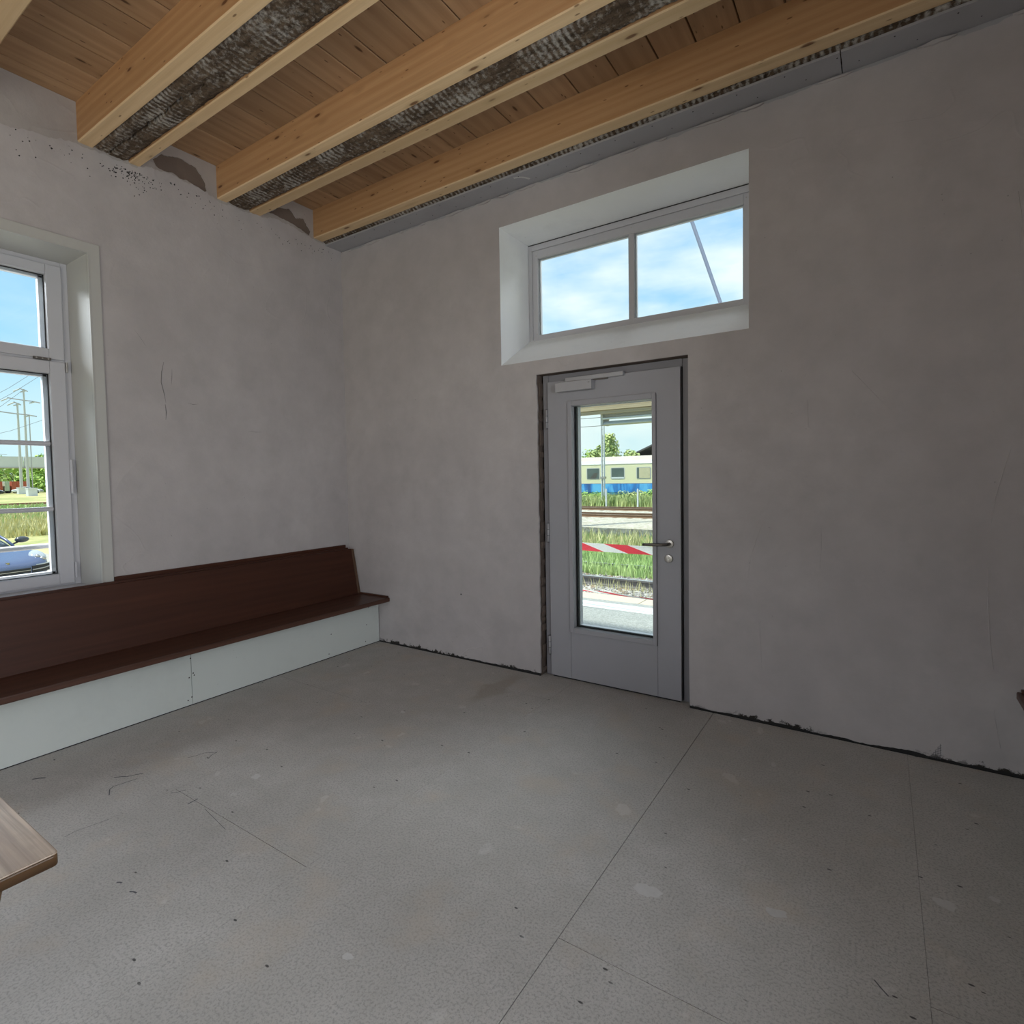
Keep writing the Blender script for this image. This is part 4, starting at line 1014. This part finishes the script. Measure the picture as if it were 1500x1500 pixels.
for x in (-3.1, 6.0):
    o = build(MB().tube([(x, 2.6, -.15), (x, 2.6, .85)], .03, 10).cyl((x, 2.6, -.13), 'z', .15, .04, 16), 'barrier_post', M['line']); tag(o, 'barrier post at the %s end of the striped tape' % ('left' if x < 0 else 'right'), 'post')

# ---- the sports car in the yard, front towards the window
def car(name, loc, yaw, paint, label):
    r = thing(name, label, 'car', loc); r.rotation_euler = (0, 0, yaw)
    # stations: x behind the nose, half width, bottom, shoulder z, fender z, centre z
    ST = [(0.0, .40, .32, .46, .50, .52), (-.06, .60, .26, .50, .56, .57), (-.18, .76, .20, .54, .64, .625), (-.38, .855, .17, .57, .715, .665), (-.65, .90, .16, .60, .775, .71), (-1.0, .915, .16, .63, .80, .765), (-1.35, .915, .16, .65, .81, .83), (-1.6, .91, .17, .66, .83, .90), (-2.2, .91, .18, .67, .87, .92), (-2.8, .92, .18, .68, .89, .90), (-3.2, .935, .18, .69, .90, .88), (-3.7, .94, .20, .70, .86, .84), (-4.15, .90, .26, .68, .78, .77), (-4.4, .80, .34, .62, .68, .68), (-4.5, .6, .42, .56, .60, .60)]
    mb = MB(); vs = []; fs = []
    def ring(x, hw, zb, zs, zf, zc):
        h = [(0, zb), (hw * .8, zb), (hw * .96, zb + .06), (hw, (zb + zs) / 2), (hw * .995, zs), (hw * .93, zf - .03), (hw * .80, zf), (hw * .62, (zf + zc) / 2 + .0), (hw * .3, zc), (0, zc + .01)]
        return [(x, a, b) for a, b in h] + [(x, -a, b) for a, b in h[-2:0:-1]]
    n = 18
    for s_ in ST: vs += ring(*s_)
    for i in range(len(ST) - 1):
        for k in range(n): fs.append((i * n + k, i * n + (k + 1) % n, (i + 1) * n + (k + 1) % n, (i + 1) * n + k))
    fs += [tuple(range(n)), tuple((len(ST) - 1) * n + k for k in range(n))]
    mb.add(vs, fs); body = build(mb, 'body', paint, r, smooth=True, local=True)
    sd = body.modifiers.new('subdivision', 'SUBSURF'); sd.levels = 2; sd.render_levels = 2
    dg = M['car_glass']
    # greenhouse: glass shell plus painted roof and pillars
    G = [(-1.45, .66, .84, .86), (-1.75, .68, .86, 1.02), (-2.15, .62, .88, 1.22), (-2.6, .58, .89, 1.27), (-3.1, .56, .88, 1.22), (-3.6, .55, .84, 1.06), (-4.0, .5, .78, .84)]
    mb = MB(); vs = []; fs = []
    for x, hw, zb, zt in G: vs += [(x, -hw - .08, zb - .05), (x, -hw - .02, (zb + zt) / 2), (x, -hw * .86, zt - .03), (x, 0, zt), (x, hw * .86, zt - .03), (x, hw + .02, (zb + zt) / 2), (x, hw + .08, zb - .05)]
    for i in range(len(G) - 1):
        for k in range(6): fs.append((i * 7 + k, i * 7 + k + 1, (i + 1) * 7 + k + 1, (i + 1) * 7 + k))
    fs.append(tuple(range(7))[::-1]); mb.add(vs, fs)
    gh = build(mb, 'windows', dg, r, smooth=True, local=True); sd = gh.modifiers.new('subdivision', 'SUBSURF'); sd.levels = 2; sd.render_levels = 2
    mb = MB()
    for s in (-1, 1):
        mb.tube([(-1.46, s * .70, .86), (-1.75, s * .68, 1.0), (-2.15, s * .585, 1.185), (-2.6, s * .53, 1.235), (-3.1, s * .51, 1.185), (-3.6, s * .50, 1.03)], .032, 8)
    mb.tube([(-2.13, -.58, 1.18), (-2.1, 0, 1.215), (-2.13, .58, 1.18)], .03, 8)
    build(mb, 'roof_pillars', paint, r, smooth=True, local=True)
    mb = MB(); vs = []; xs_ = [-2.1, -2.35, -2.6, -2.85, -3.1]
    zt = [1.22, 1.262, 1.278, 1.266, 1.228]
    for x, z in zip(xs_, zt):
        for k in range(7): vs.append((x, -.52 + k * .52 / 3, z - .05 * abs(k - 3) ** 2 / 9))
    mb.add(vs, [(i * 7 + k, i * 7 + k + 1, (i + 1) * 7 + k + 1, (i + 1) * 7 + k) for i in range(4) for k in range(6)]); build(mb, 'roof', paint, r, smooth=True, local=True)
    # cowl and wipers
    mb = MB(); mb.prism([(-1.42, -.62), (-1.36, 0), (-1.42, .62), (-1.52, .62), (-1.46, 0), (-1.52, -.62)], 'z', .80, .865); build(mb, 'cowl', M['black'], r, local=True)
    mb = MB(); mb.tube([(-1.44, .55, .885), (-1.72, .05, 1.03)], .009, 6).tube([(-1.44, .0, .885), (-1.70, -.5, 1.02)], .009, 6); o = build(mb, 'wipers', M['black'], r, local=True); o['kind'] = 'stuff'
    for s in (-1, 1):
        # headlamps
        def ell(cx, cy, cz, rx, ry, rz, tilt, m_, nm, par, e=0):
            b = MB(); vs = []; fs = []; nu, nv = 16, 10
            for i in range(nv + 1):
                for k in range(nu):
                    th_, ph = math.pi * i / nv, 2 * math.pi * k / nu
                    p = Vector((math.sin(th_) * math.cos(ph) * rx, math.sin(th_) * math.sin(ph) * ry, math.cos(th_) * rz)); p.rotate(Matrix.Rotation(tilt, 3, 'Y')); vs.append((cx + p.x, cy + p.y, cz + p.z))
            for i in range(nv):
                for k in range(nu): fs.append((i * nu + k, i * nu + (k + 1) % nu, (i + 1) * nu + (k + 1) % nu, (i + 1) * nu + k))
            b.add(vs, fs); return build(b, nm, m_, par, smooth=True, local=True)
        hl = ell(-.40, s * .665, .668, .20, .155, .075, .62, M['headlamp'], 'headlamp', r)
        ell(-.235, s * .69, .625, .05, .065, .045, .5, M['steel2'], 'lamp_ring', hl); ell(-.30, s * .62, .675, .05, .05, .04, .5, M['steel2'], 'lamp_ring', hl)
        mi = ell(-1.78, s * 1.02, .965, .085, .145, .075, 0, M['mirror'], 'wing_mirror', r)
        b = MB().tube([(-1.74, s * .80, .87), (-1.78, s * .97, .93)], .022, 8); build(b, 'mirror_arm', M['black'], mi, local=True)
        # intakes
        b = MB().prism([(-.005, s * .38), (-.055, s * .60), (-.165, s * .79), (-.36, s * .90), (-.36, s * .80), (-.12, s * .36)], 'z', .36, .505); ik = build(b, 'side_intake', M['black'], r, local=True)
        b = MB().tube([(.0, s * .38, .425), (-.05, s * .61, .435), (-.155, s * .80, .455), (-.34, s * .905, .47)], .013, 8); build(b, 'intake_bar', M['steel2'], ik, local=True)
        b = MB().prism([(-.03, s * .46), (-.07, s * .62), (-.17, s * .78), (-.22, s * .72)], 'z', .512, .530); build(b, 'running_light', M['headlamp'], r, local=True)
        for wx in (-.98, -3.42):
            b = MB().cyl((wx, s * .825, .325), 'y', .33, .20, 28); wh = build(b, 'tyre', M['black'], r, local=True, bevel=.03)
            b = MB().cyl((wx, s * .925, .325), 'y', .235, .012, 24); build(b, 'rim', M['steel2'], wh, local=True)
            b = MB().cyl((wx, s * .86, .36), 'y', .375, .125, 28); build(b, 'wheel_arch', M['black'], r, local=True)
    b = MB().prism([(.012, -.34), (.012, .34), (-.08, .40), (-.08, -.40)], 'z', .37, .475); ik = build(b, 'centre_intake', M['black'], r, local=True)
    b = MB().box(-.02, .022, -.34, .34, .418, .430); build(b, 'intake_bar', M['steel2'], ik, local=True)
    b = MB().box(-.01, .024, -.26, .26, .25, .36); build(b, 'number_plate', M['line'], r, local=True)
    b = MB().prism([(-.15, -.03), (-.10, -.022), (-.085, 0), (-.10, .022), (-.15, .03)], 'z', .59, .622); build(b, 'bonnet_badge', M['badge'], r, local=True)
    return r
M['car_glass'] = plain('car_glass', (.06, .08, .09), .06, var=.2, spec=.9)
M['headlamp'] = plain('headlamp_glass', (.42, .46, .50), .12, var=.1, spec=.8)
M['mirror'] = plain('mirror_housing', (.07, .075, .085), .25)
M['badge'] = plain('badge_metal', (.35, .28, .10), .3, .6)
bp = plain('metallic_blue_grey', (.12, .15, .25), .24, .3, var=.04, spec=.7)
car('sports_car', (-11.32, .476, GZ), .166, bp, 'blue-grey sports car parked in the yard, seen through the left window')
wp = plain('white_car_paint', (.75, .77, .80), .3); kp = plain('black_car_paint', (.03, .035, .04), .3)
def far(X, y60, z60):      # hand-measured positions, carried back to the depth where they stand
    k = (4.0723 - X) / 64.0723; return (X, -3.409 + (y60 + 3.409) * k, 1.4445 + (z60 - 1.4445) * k)
def carloc(X, y60): q = far(X, y60, 0); return (q[0], q[1], ext(X, 20) - .02)
car('parked_car', carloc(-122, 12.60), 1.45, kp, 'small black car at the left edge of the window, before the red wagons')
car('parked_car', carloc(-128, 15.30), 1.2, wp, 'distant white car at the right of the left window, below the trees')

# ---- far structures through the left window
def crossmast(X, yc, ztop, arms, label):
    q = far(X, yc, ztop); zb = ext(X, 20) - .2
    r = thing('power_mast', label, 'mast', (q[0], q[1], zb))
    build(MB().tube([(q[0], q[1], zb), (q[0], q[1], q[2])], [.26, .13], 10), 'pole', M['concrete'], r)
    for z60, hw in arms:
        z = far(X, yc, z60)[2]; b = MB().tube([(q[0], q[1] - hw, z + .25), (q[0], q[1] - hw * .5, z + .1), (q[0], q[1], z), (q[0], q[1] + hw * .5, z - .05), (q[0], q[1] + hw, z - .25)], .10, 6)
        a = build(b, 'cross_arm', M['steel2'], r)
        for s in (-1, 1): build(MB().tube([(q[0], q[1] + s * hw * (1 if s < 0 else .7), z + .1 - .2 * (s > 0)), (q[0], q[1] + s * hw * (1 if s < 0 else .7) - .9, z - .45)], .11, 6), 'insulator', M['concrete'], a)
    return r
crossmast(-130, 14.24, 9.97, ((8.97, 2.4), (9.9, .6)), 'taller of the two power masts beyond the left window')
crossmast(-126, 13.76, 8.70, ((7.72, 2.7), (8.65, .5)), 'shorter left power mast beyond the left window')
q = far(-130, 14.55, 7.6); o = build(MB().tube([(q[0], q[1], -.3), q], .09, 6), 'slim_pole', M['steel2']); tag(o, 'slimmest pole, right of the two power masts', 'pole')
for a, b, c_, d_2, lb in ((11.0, 8.2, 15.5, 12.0, 'uppermost of the power lines crossing the left window'), (11.0, 7.6, 16.0, 11.8, 'second power line from the top in the left window'), (11.0, 6.9, 14.3, 9.97, 'third power line, ending at the taller mast'), (11.0, 5.4, 15.5, 7.3, 'lowest faint power line in the left window')):
    A = Vector(far(-110, a, b)); B_ = Vector(far(-110, c_, d_2)); md = (A + B_) / 2 - Vector((0, 0, .25)); o = build(MB().tube([A, md, B_], .035, 5), 'power_line', M['wire']); tag(o, lb, 'cable')
# overhead bridge
br = thing('overhead_bridge', 'long pale bridge deck crossing behind the lower window pane', 'bridge', far(-132, 14, 3.0))
y0, z0 = -20.0, 0
zt_ = far(-132, 13, 3.93)[2]; zb_ = far(-132, 13, 3.0)[2]
yy = -40.0
dkm = plain('bridge_panel_paint', (.60, .61, .58), .7, var=.05, sc=.5)
while yy < 110:
    build(MB().box(-132.3, -132, yy + .06, yy + 4.54, zb_, zt_), 'side_panel', dkm, br); yy += 4.6
build(MB().box(-136, -132.31, -40, 110, zb_ - .2, zb_ + .3), 'deck', M['concrete'], br)
build(MB().box(-132.4, -131.9, -40, 110, zb_ - .22, zb_ - .02), 'lower_chord', M['steel2'], br)
mb = MB().box(-132.2, -132.1, -40, 31.2, zt_ + .36, zt_ + .42); yy = -40
while yy < 31.2: mb.box(-132.2, -132.1, yy, yy + .12, zt_, zt_ + .4); yy += 2.3
o = build(mb, 'railing', M['steel2'], br); o['kind'] = 'stuff'
for yy in (-25, 60, 95): build(MB().box(-135, -133, yy, yy + 1.5, -.4, zb_ - .2), 'pier', M['concrete'], br)
# red freight wagons
red = plain('faded_red_paint', (.50, .13, .08), .7, var=.2, sc=.8); pg_ = plain('pale_green_paint', (.52, .62, .52), .7)
def wagon(y60a, y60b, mt_, label):
    a = far(-138, y60a, 0); b = far(-138, y60b, 0); zt2 = far(-138, 13, 1.72)[2]; zb2 = ext(-138, 20) + .45
    r = thing('freight_wagon', label, 'freight wagon', (-139, (a[1] + b[1]) / 2, ext(-138, 20)))
    build(MB().box(-140.6, -138, a[1] + .1, b[1] - .1, zb2, zt2), 'box_body', mt_, r)
    n_ = max(2, int((b[1] - a[1]) / .8)); 
    for i in range(n_ + 1):
        y_ = a[1] + .1 + (b[1] - a[1] - .3) * i / n_; build(MB().box(-138, -137.9, y_, y_ + .1, zb2, zt2), 'rib', mt_, r)
    build(MB().box(-140.4, -138.1, a[1] + .4, b[1] - .4, zb2 - .3, zb2), 'underframe', M['black'], r)
    for y_ in (a[1] + .7, b[1] - .7): build(MB().cyl((-138.3, y_, zb2 - .15), 'x', .42, .12, 16), 'wheel', M['black'], r)
wagon(11.0, 12.50, red, 'red freight wagon at the left edge of the lower window')
wagon(12.56, 12.98, pg_, 'short pale green wagon between the two red ones')
wagon(13.04, 14.35, red, 'red freight wagon behind the two power masts')
for X, y6, w_, za, zb3, lb in ((-122, 13.80, .32, .50, 1.11, 'white switch cabinet at the foot of the shorter mast'), (-105, 14.55, .38, .20, 1.03, 'white switch cabinet standing right of the taller mast')):
    p_ = far(X, y6, za); q_ = far(X, y6, zb3); o = build(MB().box(X - 1.1, X, p_[1] - w_ * 1.5, p_[1] + w_ * 1.5, ext(X, 20) - .1, q_[2]).box(X - 1.2, X + .1, p_[1] - w_ * 1.6, p_[1] + w_ * 1.6, q_[2], q_[2] + .12), 'switch_cabinet', M['line']); tag(o, lb, 'cabinet')
for X, y6, h, rx, m_, lb in ((-150, 11.9, 7.8, 4.2, 'leaf', 'round green tree left of the gap of sky under the bridge'), (-155, 13.9, 6.0, 2.5, 'leaf', 'small dark tree behind the two power masts'), (-145, 15.3, 8.0, 3.2, 'leaf', 'green tree at the right of the left window under the bridge'), (-160, 16.8, 8.6, 4.0, 'leaf2', 'green tree hidden mostly behind the window frame'), (-170, 12.9, 5.5, 3.5, 'leaf2', 'low distant tree behind the red wagons')):
    p_ = far(X, y6, 0); plant('leafy_tree', (p_[0], p_[1], ext(X, 20) - .1), crown(h, rx, 9, rx * .62, .15), 1500, .9, m_, lb, 'tree', h * .5)
# rails crossing the meadow
for X, lb in ((-66, 'farther rail pair crossing the meadow beyond the left window'), (-54, 'nearer rail pair crossing the meadow beyond the left window')):
    z = ext(X, 10) + .02; r = thing('railway_track', lb, 'railway track', (X, 20, z))
    build(MB().box(X - 2.2, X + 1.8, -30, 90, z - .2, z + .05), 'bed', M['rusty_ballast'], r)
    for k in (-.72, .72): build(MB().prism([(X + k - .05, z + .05), (X + k - .03, z + .2), (X + k + .03, z + .2), (X + k + .05, z + .05)], 'y', -30, 90), 'rail', M['rail_rust'], r)
